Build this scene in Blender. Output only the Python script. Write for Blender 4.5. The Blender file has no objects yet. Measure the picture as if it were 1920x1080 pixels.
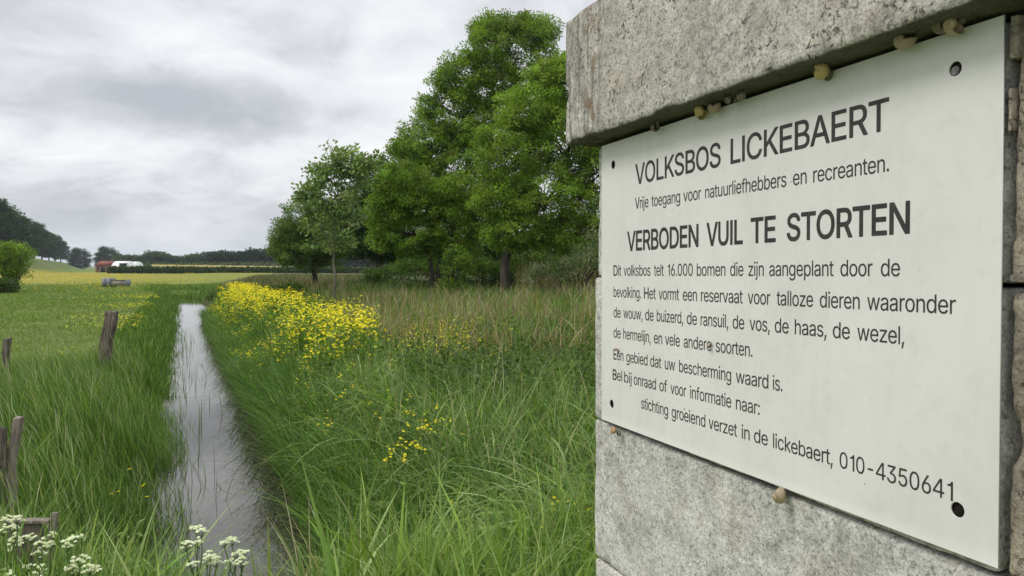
import bpy, math, json, random
import numpy as np
from mathutils import Vector, Matrix

R = np.random.RandomState(7)
random.seed(7)
sc = bpy.context.scene
col = sc.collection

# ------------------------------------------------------------------ camera
F = 1450.0
HY = 503.0
PITCH = math.atan((540 - HY) / F)
CAMZ = 1.75
cam = bpy.data.cameras.new('camera')
cam.sensor_width = 36.0
cam.lens = F / 1920 * 36.0
cam.clip_start = 0.05
cam.clip_end = 9000
camo = bpy.data.objects.new('camera', cam)
col.objects.link(camo)
camo.location = (0, 0, CAMZ)
camo.rotation_euler = (math.pi / 2 - PITCH, 0, 0)
sc.camera = camo
sc.render.resolution_x = 1024
sc.render.resolution_y = 576

# ------------------------------------------------------------------ sky and light
SUN_EL, SUN_AZ = math.radians(52), math.radians(-115)      # azimuth from +Y towards +X
world = bpy.data.worlds.new('World')
sc.world = world
world.use_nodes = True
nt = world.node_tree
nt.nodes.clear()


class G:
    """tiny node-graph helper"""
    def __init__(s, tree): s.t = tree
    def n(s, typ, **kw):
        x = s.t.nodes.new(typ)
        for k, v in kw.items(): setattr(x, k, v)
        return x
    def l(s, a, b): s.t.links.new(a, b)
    def inp(s, node, key, v):
        sock = node.inputs[key]
        if isinstance(v, bpy.types.NodeSocket): s.l(v, sock)
        elif v is not None: sock.default_value = v
    def m(s, op, a, b=None, c=None, clamp=False):
        x = s.n('ShaderNodeMath', operation=op, use_clamp=clamp)
        s.inp(x, 0, a); s.inp(x, 1, b); s.inp(x, 2, c)
        return x.outputs[0]
    def mixc(s, f, a, b, mode='MIX'):
        x = s.n('ShaderNodeMix', data_type='RGBA', blend_type=mode)
        s.inp(x, 0, f); s.inp(x, 6, a); s.inp(x, 7, b)
        return x.outputs[2]
    def noise(s, vec, scale, detail=4, rough=0.55, dist=0.0, out=0):
        x = s.n('ShaderNodeTexNoise')
        s.inp(x, 'Vector', vec); s.inp(x, 'Scale', scale); s.inp(x, 'Detail', detail)
        s.inp(x, 'Roughness', rough); s.inp(x, 'Distortion', dist)
        return x.outputs[out]
    def ramp(s, f, stops, interp='LINEAR'):
        x = s.n('ShaderNodeValToRGB')
        x.color_ramp.interpolation = interp
        e = x.color_ramp.elements
        while len(e) > len(stops): e.remove(e[-1])
        while len(e) < len(stops): e.new(0.5)
        for i, (p, c) in enumerate(stops):
            e[i].position = p
            e[i].color = (c, c, c, 1) if isinstance(c, (int, float)) else tuple(c) + (1,)
        s.inp(x, 0, f)
        return x.outputs[0]
    def smooth(s, v, a, b):
        x = s.n('ShaderNodeMapRange', interpolation_type='SMOOTHSTEP')
        s.inp(x, 0, v); s.inp(x, 1, a); s.inp(x, 2, b)
        return x.outputs[0]


g = G(nt)
sky = g.n('ShaderNodeTexSky', sky_type='NISHITA', sun_disc=False)
sky.sun_elevation = SUN_EL
sky.sun_rotation = SUN_AZ
sky.dust_density = 3.0
tc = g.n('ShaderNodeTexCoord')
sep = g.n('ShaderNodeSeparateXYZ'); g.l(tc.outputs['Generated'], sep.inputs[0])
dx, dy, dz = sep.outputs
el = g.m('MAXIMUM', dz, 0.0)
den = g.m('ADD', el, 0.27)
px = g.m('DIVIDE', dx, den); py = g.m('DIVIDE', dy, den)
comb = g.n('ShaderNodeCombineXYZ')
g.l(px, comb.inputs[0]); g.l(py, comb.inputs[1]); comb.inputs[2].default_value = 3.7
P = comb.outputs[0]
n1 = g.noise(P, 1.55, 7, 0.55, 0.5)
n2 = g.noise(P, 4.2, 7, 0.6, 0.6)
nn = g.m('ADD', g.m('MULTIPLY', n1, 0.5), g.m('MULTIPLY', n2, 0.5))
az = g.m('ARCTAN2', dx, dy)


def blob(a0, e0, wa, we, amp):
    u = g.m('DIVIDE', g.m('SUBTRACT', az, a0), wa)
    v = g.m('DIVIDE', g.m('SUBTRACT', dz, e0), we)
    d2 = g.m('ADD', g.m('MULTIPLY', u, u), g.m('MULTIPLY', v, v))
    return g.m('MULTIPLY', g.m('EXPONENT', g.m('MULTIPLY', d2, -1.0)), amp)


def pxdir(x, y):
    d = Vector(((x - 960) / F, 1, (HY - y) / F)).normalized()
    return math.atan2(d.x, d.y), d.z


bl = None
for x, y, wx, wy, amp in ((330, 195, 270, 46, -0.14), (600, 95, 170, 42, -0.08), (40, 40, 130, 60, -0.06),
                          (370, 95, 130, 40, 0.10), (760, 150, 120, 60, 0.10), (330, 285, 420, 30, 0.07), (90, 110, 110, 25, 0.06),
                          (330, 330, 260, 26, 0.05), (250, 400, 420, 34, -0.07), (760, 40, 160, 20, 0.02), (660, 210, 90, 20, -0.05)):
    a0, e0 = pxdir(x, y)
    b = blob(a0, e0, wx / F, wy / F, amp * 1.3)
    bl = b if bl is None else g.m('ADD', bl, b)
wob = g.m('MULTIPLY', g.m('SUBTRACT', n2, 0.5), 0.9)
cl = g.m('ADD', g.m('ADD', g.m('MULTIPLY', g.m('SUBTRACT', nn, 0.5), 1.5), 0.535),
         g.m('MULTIPLY', bl, g.m('ADD', wob, 1.6)))
ccol = g.ramp(cl, [(0.22, (0.42, 0.435, 0.47)), (0.40, (0.53, 0.545, 0.575)), (0.54, (0.65, 0.665, 0.69)), (0.68, (0.735, 0.745, 0.765)), (0.88, (0.82, 0.825, 0.83))])
hz = g.smooth(dz, 0.10, 0.0)
ccol = g.mixc(g.m('MULTIPLY', hz, 0.6), ccol, (0.56, 0.60, 0.65, 1))
gain = g.m('ADD', 10.0, g.m('MULTIPLY', g.smooth(dz, 0.30, 0.95), 8.5))
vm = g.n('ShaderNodeVectorMath', operation='SCALE'); g.l(ccol, vm.inputs[0]); g.l(gain, vm.inputs['Scale'])
fin = g.mixc(0.93, sky.outputs[0], vm.outputs[0])
bg = g.n('ShaderNodeBackground'); bg.inputs['Strength'].default_value = 0.1
g.l(fin, bg.inputs['Color'])
wo = g.n('ShaderNodeOutputWorld'); g.l(bg.outputs[0], wo.inputs[0])
world.cycles.sampling_method = 'MANUAL'
world.cycles.sample_map_resolution = 512

sun = bpy.data.lights.new('sun', 'SUN')
sun.energy = 1.5
sun.angle = math.radians(22)
sun.color = (1.0, 0.965, 0.91)
suno = bpy.data.objects.new('sun', sun)
col.objects.link(suno)
sd = Vector((math.sin(SUN_AZ) * math.cos(SUN_EL), math.cos(SUN_AZ) * math.cos(SUN_EL), math.sin(SUN_EL)))
suno.rotation_euler = sd.to_track_quat('Z', 'Y').to_euler()
suno.location = (0, -5, 20)

sc.view_settings.view_transform = 'Standard'
sc.view_settings.look = 'None'
sc.view_settings.exposure = 0.35
sc.view_settings.gamma = 1.0
sc.view_settings.use_curve_mapping = False
sc.cycles.max_bounces = 6
sc.cycles.diffuse_bounces = 3
sc.cycles.glossy_bounces = 3
sc.cycles.transmission_bounces = 4
sc.cycles.volume_bounces = 0
sc.cycles.use_denoising = True


# ------------------------------------------------------------------ helpers
def at(x, y, Y):
    """the point that the photograph shows at pixel x, y if it lies Y metres ahead"""
    d = np.array([(x - 960) / F, 1, -(y - 540) / F])
    c, s = math.cos(PITCH), math.sin(PITCH)
    D = np.array([d[0], c * d[1] + s * d[2], -s * d[1] + c * d[2]])
    p = D * (Y / D[1])
    return np.array([p[0], p[1], p[2] + CAMZ])


def h3(i, j, k, seed):
    n = (i * 374761393 + j * 668265263 + k * 2147483647 + seed * 1274126177) & 0xffffffff
    n = ((n ^ (n >> 13)) * 1274126177) & 0xffffffff
    n = (n ^ (n >> 16)) & 0xffffffff
    return n.astype(np.float64) / 4294967295.0


def vnoise(p, seed=0):
    p = np.asarray(p, float)
    i = np.floor(p).astype(np.int64)
    f = p - i
    f = f * f * (3 - 2 * f)
    r = 0
    for a in (0, 1):
        for b in (0, 1):
            for c in (0, 1):
                w = (f[:, 0] if a else 1 - f[:, 0]) * (f[:, 1] if b else 1 - f[:, 1]) * (f[:, 2] if c else 1 - f[:, 2])
                r = r + w * h3(i[:, 0] + a, i[:, 1] + b, i[:, 2] + c, seed)
    return r * 2 - 1


def fbm(p, octv=4, seed=0, gain=0.5):
    p = np.asarray(p, float)
    r, a = 0, 1.0
    for o in range(octv):
        r = r + a * vnoise(p * 2 ** o + 17.3 * o, seed + o)
        a *= gain
    return r


def n2d(X, Y, scale, octv=3, seed=0):
    return fbm(np.stack([X * scale, Y * scale, np.zeros_like(X) + 0.5], 1), octv, seed)


def sst(x, a, b):
    t = np.clip((x - a) / (b - a), 0, 1)
    return t * t * (3 - 2 * t)


DITCH_END = 60.0


def terrain(X, Y):
    t = (X + 0.43 * Y) * 0.9187
    t = t + (0.10 * n2d(X, Y, 1.3, 3, 91) + 0.06 * n2d(X, Y, 5.0, 2, 92)) * (np.abs(t) < 4)
    left = -0.85 * sst(t, -1.3, 0.15)
    right = -0.85 + 0.43 * sst(t, 0.66, 0.90) * (1 - sst(Y, 12, 18)) + (0.55 + 0.43 * sst(Y, 12, 18)) * sst(t, 1.05, 2.1) + 0.2 * sst(t, 3.0, 14.0)
    z = np.where(t < 0.6, left, right)
    on = sst(Y, 3.1, 4.3) * (1 - sst(Y, DITCH_END - 1, DITCH_END + 2))
    flat = np.where(t > 0.6, 0.1 * sst(t, 1, 3) + 0.2 * sst(t, 3, 14), 0)
    z = z * on + flat * (1 - on)
    z = z + 0.03 * n2d(X, Y, 0.5, 3, 3) * sst(np.abs(t - 0.6), 0.8, 1.6)
    q = (-20.3 - 0.524 * Y - X) / 26.6
    z = z + 8.0 * sst(Y, 80, 150) * sst(q, 0, 1) * (1 - sst(q, 2.2, 3.4))
    return z


def mesh_np(name, co, idx, starts, mat, parent=None, attr=None, smooth=False):
    me = bpy.data.meshes.new(name)
    co = np.ascontiguousarray(co, dtype=np.float32)
    me.vertices.add(len(co)); me.vertices.foreach_set('co', co.ravel())
    me.loops.add(len(idx)); me.loops.foreach_set('vertex_index', np.asarray(idx, np.int32))
    me.polygons.add(len(starts)); me.polygons.foreach_set('loop_start', np.asarray(starts, np.int32))
    if attr is not None:
        a = me.color_attributes.new('col', 'FLOAT_COLOR', 'POINT')
        c4 = np.ones((len(co), 4), np.float32); c4[:, :3] = attr
        a.data.foreach_set('color', c4.ravel())
    me.update(calc_edges=True)
    if smooth:
        me.polygons.foreach_set('use_smooth', np.ones(len(starts), bool))
    if mat: me.materials.append(mat)
    o = bpy.data.objects.new(name, me)
    col.objects.link(o)
    if parent: o.parent = parent
    return o


def quads_obj(name, co, quads, mat, parent=None, attr=None, smooth=False):
    q = np.asarray(quads, np.int32)
    return mesh_np(name, co, q.ravel(), np.arange(len(q)) * q.shape[1], mat, parent, attr, smooth)


def tag(o, label=None, cat=None, group=None, kind=None):
    if label: o['label'] = label
    if cat: o['category'] = cat
    if group: o['group'] = group
    if kind: o['kind'] = kind
    return o


def empty(name, loc, rz=0):
    o = bpy.data.objects.new(name, None)
    o.empty_display_size = 0.2
    col.objects.link(o)
    o.location = Vector(loc); o.rotation_euler = (0, 0, rz)
    return o


def copy_tree(o, parent=None):
    c = o.copy(); col.objects.link(c)
    if parent: c.parent = parent
    for ch in list(o.children): copy_tree(ch, c)
    return c


# ------------------------------------------------------------------ materials
def new_mat(name):
    m = bpy.data.materials.new(name); m.use_nodes = True
    m.node_tree.nodes.clear()
    return m, G(m.node_tree)


def finish(m, q, sh):
    o = q.n('ShaderNodeOutputMaterial'); q.l(sh, o.inputs[0]); return m


def bsdf(q, color, rough=0.7, spec=0.3, normal=None, metal=0.0):
    b = q.n('ShaderNodeBsdfPrincipled')
    q.inp(b, 'Base Color', color); q.inp(b, 'Roughness', rough); q.inp(b, 'Metallic', metal)
    q.inp(b, 'Specular IOR Level', spec)
    if normal is not None: q.l(normal, b.inputs['Normal'])
    return b.outputs[0]


def bump(q, h, strength, dist=0.01, normal=None):
    b = q.n('ShaderNodeBump'); q.inp(b, 'Height', h); b.inputs['Strength'].default_value = strength
    b.inputs['Distance'].default_value = dist
    if normal is not None: q.l(normal, b.inputs['Normal'])
    return b.outputs[0]


def veg_mat(name, trans=0.3, spec=0.25, rough=0.5):
    m, q = new_mat(name)
    a = q.n('ShaderNodeAttribute', attribute_name='col')
    c = a.outputs['Color']
    s1 = bsdf(q, c, rough, spec)
    tr = q.n('ShaderNodeBsdfTranslucent')
    tc_ = q.mixc(1.0, c, (1.35, 1.5, 0.6, 1), 'MULTIPLY'); q.l(tc_, tr.inputs[0])
    mx = q.n('ShaderNodeMixShader'); mx.inputs[0].default_value = trans
    q.l(s1, mx.inputs[1]); q.l(tr.outputs[0], mx.inputs[2])
    return finish(m, q, mx.outputs[0])


M_GRASS = veg_mat('grass_blade', 0.33, 0.20, 0.42)
M_LEAF = veg_mat('tree_leaf', 0.38, 0.16, 0.5)
M_PETAL = veg_mat('petal', 0.25, 0.1, 0.6)


def solid(name, c1, c2, scale, rough=0.8, spec=0.2, bmp=0.3, bscale=None, stretch=(1, 1, 1)):
    m, q = new_mat(name)
    t = q.n('ShaderNodeTexCoord')
    mp = q.n('ShaderNodeMapping'); q.l(t.outputs['Object'], mp.inputs[0]); mp.inputs['Scale'].default_value = stretch
    f = q.noise(mp.outputs[0], scale, 5, 0.6)
    c = q.ramp(f, [(0.32, c1), (0.68, c2)])
    nb = bump(q, q.noise(mp.outputs[0], bscale or scale * 3, 5, 0.65), bmp, 0.02)
    return finish(m, q, bsdf(q, c, rough, spec, nb))


M_BARK = solid('bark', (0.030, 0.024, 0.018), (0.085, 0.072, 0.055), 6, stretch=(1, 1, 0.25), bmp=0.6)
M_BARKL = solid('pale_bark', (0.09, 0.085, 0.06), (0.20, 0.19, 0.14), 6, stretch=(1, 1, 0.25))
M_STEM = solid('stem', (0.07, 0.12, 0.03), (0.10, 0.16, 0.045), 30)


def ground_mat():
    m, q = new_mat('pasture_ground')
    t = q.n('ShaderNodeTexCoord'); p = t.outputs['Object']
    s = q.n('ShaderNodeSeparateXYZ'); q.l(p, s.inputs[0])
    X, Y, Z = s.outputs
    mp = q.n('ShaderNodeMapping'); q.l(p, mp.inputs[0]); mp.inputs['Scale'].default_value = (1, 1, 1)
    big = q.noise(p, 0.10, 4, 0.6); mid = q.noise(p, 0.9, 5, 0.65); fine = q.noise(p, 9, 5, 0.7)
    v = q.m('ADD', q.m('MULTIPLY', mid, 0.5), q.m('ADD', q.m('MULTIPLY', fine, 0.3), q.m('MULTIPLY', big, 0.3)))
    green = q.ramp(v, [(0.38, (0.070, 0.110, 0.022)), (0.55, (0.13, 0.18, 0.038)), (0.72, (0.19, 0.235, 0.065))])
    # buttercup meadow further out
    dn = q.m('ADD', Y, q.m('MULTIPLY', q.m('SUBTRACT', q.noise(p, 0.05, 5, 0.7), 0.5), 150.0))
    yel_f = q.m('MULTIPLY', q.smooth(dn, 58, 112), q.smooth(dn, 420, 250))
    yn = q.ramp(q.noise(p, 0.16, 5, 0.7), [(0.35, 0.35), (0.6, 1.0)])
    west = q.smooth(q.m('ADD', X, q.m('MULTIPLY', Y, 0.42)), 6, -26)
    yel_f = q.m('MULTIPLY', q.m('MULTIPLY', yel_f, yn), q.m('ADD', 0.38, q.m('MULTIPLY', west, 0.47)))
    yellow = q.ramp(v, [(0.35, (0.20, 0.175, 0.03)), (0.6, (0.34, 0.27, 0.04)), (0.8, (0.44, 0.33, 0.045))])
    c = q.mixc(yel_f, green, yellow)
    # dike: paler, drier grass
    dk = q.smooth(Z, 0.6, 2.0)
    dikec = q.ramp(q.noise(p, 0.05, 5, 0.7), [(0.35, (0.085, 0.12, 0.035)), (0.6, (0.15, 0.18, 0.055)), (0.75, (0.17, 0.17, 0.07))])
    c = q.mixc(dk, c, dikec)
    # mud below the banks
    mud = q.ramp(fine, [(0.3, (0.014, 0.011, 0.006)), (0.7, (0.050, 0.042, 0.024))])
    c = q.mixc(q.m('MULTIPLY', q.smooth(Z, -0.16, -0.32), q.smooth(Y, 56, 50)), c, mud)
    # under the tall growth on the east bank: litter and dark green
    tt = q.m('ADD', X, q.m('MULTIPLY', Y, 0.43))
    wild = q.m('MULTIPLY', q.smooth(q.m('SUBTRACT', tt, q.m('MULTIPLY', q.smooth(Y, 45, 260), 28.0)), 1.0, 2.2), q.smooth(Y, 300, 230))
    lit = q.ramp(mid, [(0.3, (0.04, 0.06, 0.016)), (0.7, (0.12, 0.12, 0.055))])
    c = q.mixc(wild, c, lit)
    nb = bump(q, v, 0.8, 0.25)
    return finish(m, q, bsdf(q, c, 0.9, 0.1, nb))


def water_mat():
    m, q = new_mat('ditch_water')
    t = q.n('ShaderNodeTexCoord'); p = t.outputs['Object']
    mp = q.n('ShaderNodeMapping'); q.l(p, mp.inputs[0]); mp.inputs['Scale'].default_value = (1.0, 0.5, 1)
    a = q.noise(mp.outputs[0], 5.0, 3, 0.5); b = q.noise(mp.outputs[0], 22.0, 2, 0.5)
    h = q.m('ADD', a, q.m('MULTIPLY', b, 0.35))
    nb = bump(q, h, 0.02, 0.05)
    scum = q.ramp(q.noise(p, 2.6, 5, 0.7), [(0.60, 0.0), (0.70, 1.0)])
    sc2 = q.m('MULTIPLY', scum, q.ramp(q.noise(p, 30, 3, 0.7), [(0.47, 0.0), (0.56, 1.0)]))
    w = q.n('ShaderNodeBsdfPrincipled')
    q.inp(w, 'Base Color', q.mixc(a, (0.030, 0.026, 0.018, 1), (0.055, 0.047, 0.034, 1)))
    w.inputs['Roughness'].default_value = 0.02; w.inputs['IOR'].default_value = 1.7
    q.l(nb, w.inputs['Normal'])
    d = bsdf(q, (0.13, 0.15, 0.05, 1), 0.8, 0.2)
    mx = q.n('ShaderNodeMixShader'); q.l(q.m('MULTIPLY', sc2, 0.55), mx.inputs[0]); q.l(w.outputs[0], mx.inputs[1]); q.l(d, mx.inputs[2])
    return finish(m, q, mx.outputs[0])


def concrete_mat(name, base=(0.33, 0.315, 0.28), dark=(0.10, 0.10, 0.095), pit=0.5, grime=0.3, beige=0.3, under_y=None, drip=False):
    m, q = new_mat(name)
    t = q.n('ShaderNodeTexCoord'); p = t.outputs['Object']
    a = q.noise(p, 9, 6, 0.65); b = q.noise(p, 60, 5, 0.7); c_ = q.noise(p, 320, 3, 0.7); d = q.noise(p, 170, 4, 0.75, 0.4)
    base_l = tuple(min(1, x * 1.38) for x in base); base_d = tuple(x * 0.62 for x in base)
    c = q.ramp(q.m('ADD', q.m('MULTIPLY', a, 0.45), q.m('MULTIPLY', b, 0.55)), [(0.36, base_d), (0.5, base), (0.64, base_l)])
    # warm patches
    c = q.mixc(q.m('MULTIPLY', q.ramp(q.noise(p, 13, 4, 0.6), [(0.52, 0.0), (0.66, 1.0)]), beige), c, (0.36, 0.27, 0.18, 1))
    # aggregate grains
    grain = q.ramp(c_, [(0.36, 0.7), (0.5, 1.0), (0.66, 1.25)])
    c = q.mixc(1.0, c, grain, 'MULTIPLY')
    # pores and lichen specks clustered in patches
    zone = q.ramp(q.noise(p, 16, 4, 0.6), [(0.44, 0.0), (0.58, 1.0)])
    speck = q.ramp(d, [(0.39, 1.0), (0.45, 0.0)])
    f = q.m('MULTIPLY', q.m('MULTIPLY', speck, q.m('ADD', 0.25, q.m('MULTIPLY', zone, 0.75))), pit)
    c = q.mixc(f, c, dark + (1,))
    gr = q.ramp(q.noise(p, 5, 6, 0.7), [(0.45, 0.0), (0.62, 1.0)])
    c = q.mixc(q.m('MULTIPLY', gr, grime), c, dark + (1,))
    if under_y is not None:
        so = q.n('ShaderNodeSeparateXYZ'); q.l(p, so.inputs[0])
        und = q.smooth(q.m('ADD', so.outputs[1], q.m('MULTIPLY', q.m('SUBTRACT', b, 0.5), 0.012)), under_y + 0.004, under_y)
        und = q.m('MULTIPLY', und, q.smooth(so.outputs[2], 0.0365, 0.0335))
        c = q.mixc(q.m('MULTIPLY', und, 0.88), c, q.mixc(a, (0.034, 0.032, 0.022, 1), (0.10, 0.09, 0.068, 1)))  # darker brown over the cap's underside, back from the front edge
        # formwork ridges and rust brown stains at the far end
        endz = q.smooth(so.outputs[0], 0.10, 0.03)
        mpv = q.n('ShaderNodeMapping'); q.l(p, mpv.inputs[0]); mpv.inputs['Scale'].default_value = (1, 0.08, 1)
        ridge = q.ramp(q.noise(mpv.outputs[0], 110, 2, 0.5), [(0.36, 0.45), (0.55, 1.0), (0.7, 1.25)])
        c = q.mixc(q.m('MULTIPLY', endz, 0.8), c, q.mixc(1.0, c, ridge, 'MULTIPLY'))
        rust = q.m('MULTIPLY', q.ramp(q.noise(p, 38, 5, 0.7), [(0.52, 0.0), (0.60, 1.0)]), q.m('MULTIPLY', q.smooth(so.outputs[0], 0.09, 0.03), q.smooth(so.outputs[0], 0.0, 0.03)))
        c = q.mixc(q.m('MULTIPLY', rust, 0.75), c, (0.20, 0.13, 0.075, 1))
    if drip:
        so = q.n('ShaderNodeSeparateXYZ'); q.l(p, so.inputs[0])
        mpv = q.n('ShaderNodeMapping'); q.l(p, mpv.inputs[0]); mpv.inputs['Scale'].default_value = (1, 0.12, 1)
        run = q.ramp(q.noise(mpv.outputs[0], 34, 4, 0.6), [(0.44, 0.0), (0.62, 1.0)])
        zone2 = q.m('MULTIPLY', q.smooth(so.outputs[1], -0.40, -0.225), q.smooth(so.outputs[1], -0.20, -0.222))
        c = q.mixc(q.m('MULTIPLY', q.m('MULTIPLY', run, zone2), 0.22), c, (0.13, 0.125, 0.10, 1))
    h = q.m('SUBTRACT', q.m('ADD', q.m('MULTIPLY', b, 0.5), q.m('MULTIPLY', c_, 0.5)), q.m('MULTIPLY', speck, 0.6))
    nb = bump(q, h, 0.65, 0.0022)
    return finish(m, q, bsdf(q, c, 0.92, 0.15, nb))


def plate_mat():
    m, q = new_mat('white_enamel')
    t = q.n('ShaderNodeTexCoord'); p = t.outputs['Object']
    a = q.noise(p, 6, 5, 0.6); b = q.noise(p, 90, 3, 0.6)
    c = q.ramp(a, [(0.3, (0.595, 0.592, 0.568)), (0.6, (0.665, 0.655, 0.632))])
    c = q.mixc(q.m('MULTIPLY', q.ramp(b, [(0.55, 0.0), (0.75, 1.0)]), 0.16), c, (0.4, 0.40, 0.34, 1))
    # run-off grime coming down from the top edge
    s = q.n('ShaderNodeSeparateXYZ'); q.l(p, s.inputs[0])
    mp = q.n('ShaderNodeMapping'); q.l(p, mp.inputs[0]); mp.inputs['Scale'].default_value = (14, 2.2, 1)
    st = q.ramp(q.noise(mp.outputs[0], 1.6, 5, 0.65), [(0.38, 0.15), (0.65, 1.0)])
    top = q.smooth(s.outputs[1], 0.10, 0.18)
    c = q.mixc(q.m('MULTIPLY', q.m('MULTIPLY', st, top), 0.12), c, (0.27, 0.26, 0.22, 1))
    mp2 = q.n('ShaderNodeMapping'); q.l(p, mp2.inputs[0]); mp2.inputs['Scale'].default_value = (1, 0.10, 1)
    drp = q.ramp(q.noise(mp2.outputs[0], 26, 4, 0.65), [(0.50, 0.0), (0.72, 1.0)])
    c = q.mixc(q.m('MULTIPLY', drp, 0.16), c, (0.42, 0.42, 0.36, 1))
    blot = q.ramp(q.noise(p, 17, 6, 0.75, 0.8), [(0.50, 0.0), (0.66, 1.0)])
    c = q.mixc(q.m('MULTIPLY', blot, 0.20), c, (0.47, 0.47, 0.43, 1))
    botm = q.smooth(s.outputs[1], -0.203, -0.2155)
    c = q.mixc(q.m('MULTIPLY', botm, 0.35), c, (0.80, 0.80, 0.76, 1))
    sp = q.ramp(q.noise(p, 55, 2, 0.5), [(0.225, 1.0), (0.24, 0.0)])
    c = q.mixc(q.m('MULTIPLY', sp, 0.8), c, (0.07, 0.06, 0.05, 1))
    nb = bump(q, b, 0.05, 0.001)
    return finish(m, q, bsdf(q, c, 0.5, 0.35, nb))


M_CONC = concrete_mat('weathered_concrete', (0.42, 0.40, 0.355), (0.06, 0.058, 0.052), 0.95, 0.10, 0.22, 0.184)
M_CONC2 = concrete_mat('grey_concrete', (0.50, 0.49, 0.455), (0.10, 0.10, 0.092), 0.55, 0.05, 0.14, None, True)
M_CONC3 = concrete_mat('mossy_concrete', (0.27, 0.24, 0.185), (0.05, 0.045, 0.035), 0.9, 0.45, 0.3)
M_PLATE = plate_mat()
M_INK = solid('sign_ink', (0.026, 0.026, 0.025), (0.05, 0.05, 0.048), 60, 0.6, 0.25, 0.02)
M_DARK = solid('dark_gap', (0.012, 0.010, 0.008), (0.035, 0.028, 0.022), 90, 0.9, 0.1)
M_SCREW = solid('zinc_screw', (0.10, 0.10, 0.10), (0.3, 0.3, 0.29), 200, 0.5, 0.5)
M_WOOD = solid('weathered_wood', (0.055, 0.045, 0.038), (0.26, 0.225, 0.185), 7, 0.9, 0.1, 0.8, 30, stretch=(6, 6, 0.7))
M_WOODL = solid('bleached_wood', (0.16, 0.135, 0.105), (0.36, 0.32, 0.265), 9, 0.9, 0.1, 0.7, 30, stretch=(6, 6, 0.7))


# ------------------------------------------------------------------ vegetation builders
def blades(name, base, h, w, lean, yaw, colr, segs=3, droop=0.25, mat=None, taper=1.6, parent=None, tipcol=None, basecol=0.0, head=None):
    N = len(base)
    lean = np.broadcast_to(lean, N); droop = np.broadcast_to(droop, N)
    dirx, diry = np.cos(yaw), np.sin(yaw)
    sa = yaw + math.pi / 2 + R.uniform(-0.9, 0.9, N)
    sx, sy = np.cos(sa), np.sin(sa)
    K = segs
    nv = 2 * K + 1
    co = np.empty((N, nv, 3), np.float32); cc = np.empty((N, nv, 3), np.float32)
    for k in range(K + 1):
        t = k / K
        out = h * lean * t ** 1.8
        up = h * (t - droop * t ** 3)
        cx = base[:, 0] + dirx * out; cy = base[:, 1] + diry * out; cz = base[:, 2] + up
        if head is None: ww = w * 0.5 * (1 - t ** taper) * (0.75 + 0.5 * min(1, t * 3) * 1)
        else: ww = w * 0.5 * np.where(np.full(N, t) >= head, 1.0, 0.22) * (1 - 0.7 * max(0, t - head) / (1 - head + 1e-6))
        cf = colr
        if tipcol is not None:
            f = t ** 2 if head is None else float(t >= head)
            cf = colr * (1 - f) + tipcol * f
        if k < K:
            co[:, 2 * k, 0] = cx - sx * ww; co[:, 2 * k, 1] = cy - sy * ww; co[:, 2 * k, 2] = cz
            co[:, 2 * k + 1, 0] = cx + sx * ww; co[:, 2 * k + 1, 1] = cy + sy * ww; co[:, 2 * k + 1, 2] = cz
            cc[:, 2 * k] = cf; cc[:, 2 * k + 1] = cf
        else:
            co[:, 2 * k, 0] = cx; co[:, 2 * k, 1] = cy; co[:, 2 * k, 2] = cz
            cc[:, 2 * k] = cf
    pat = []
    st = []
    for k in range(K - 1):
        st.append(len(pat)); pat += [2 * k, 2 * k + 1, 2 * k + 3, 2 * k + 2]
    st.append(len(pat)); pat += [2 * K - 2, 2 * K - 1, 2 * K]
    off = (np.arange(N) * nv)[:, None]
    idx = (off + np.array(pat)[None]).ravel()
    starts = ((np.arange(N) * len(pat))[:, None] + np.array(st)[None]).ravel()
    return mesh_np(name, co.reshape(-1, 3), idx, starts, mat or M_GRASS, parent, cc.reshape(-1, 3))


def cjit(c, N, v=0.25, hue=0.12):
    c = np.array(c)[None] * (1 + R.uniform(-v, v, (N, 1)))
    return np.clip(c * (1 + R.uniform(-hue, hue, (N, 3))), 0.004, 0.9)


def pick(cols, wts, N, v=0.32, hue=0.1, sel=None):
    cols = np.array(cols)
    k = R.choice(len(cols), N, p=np.array(wts) / sum(wts)) if sel is None else sel
    return np.clip(cols[k] * (1 + R.uniform(-v, v, (N, 1))) * (1 + R.uniform(-hue, hue, (N, 3))), 0.004, 0.9)


def st2xy(t, Y):
    return t / 0.9187 - 0.43 * Y


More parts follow.
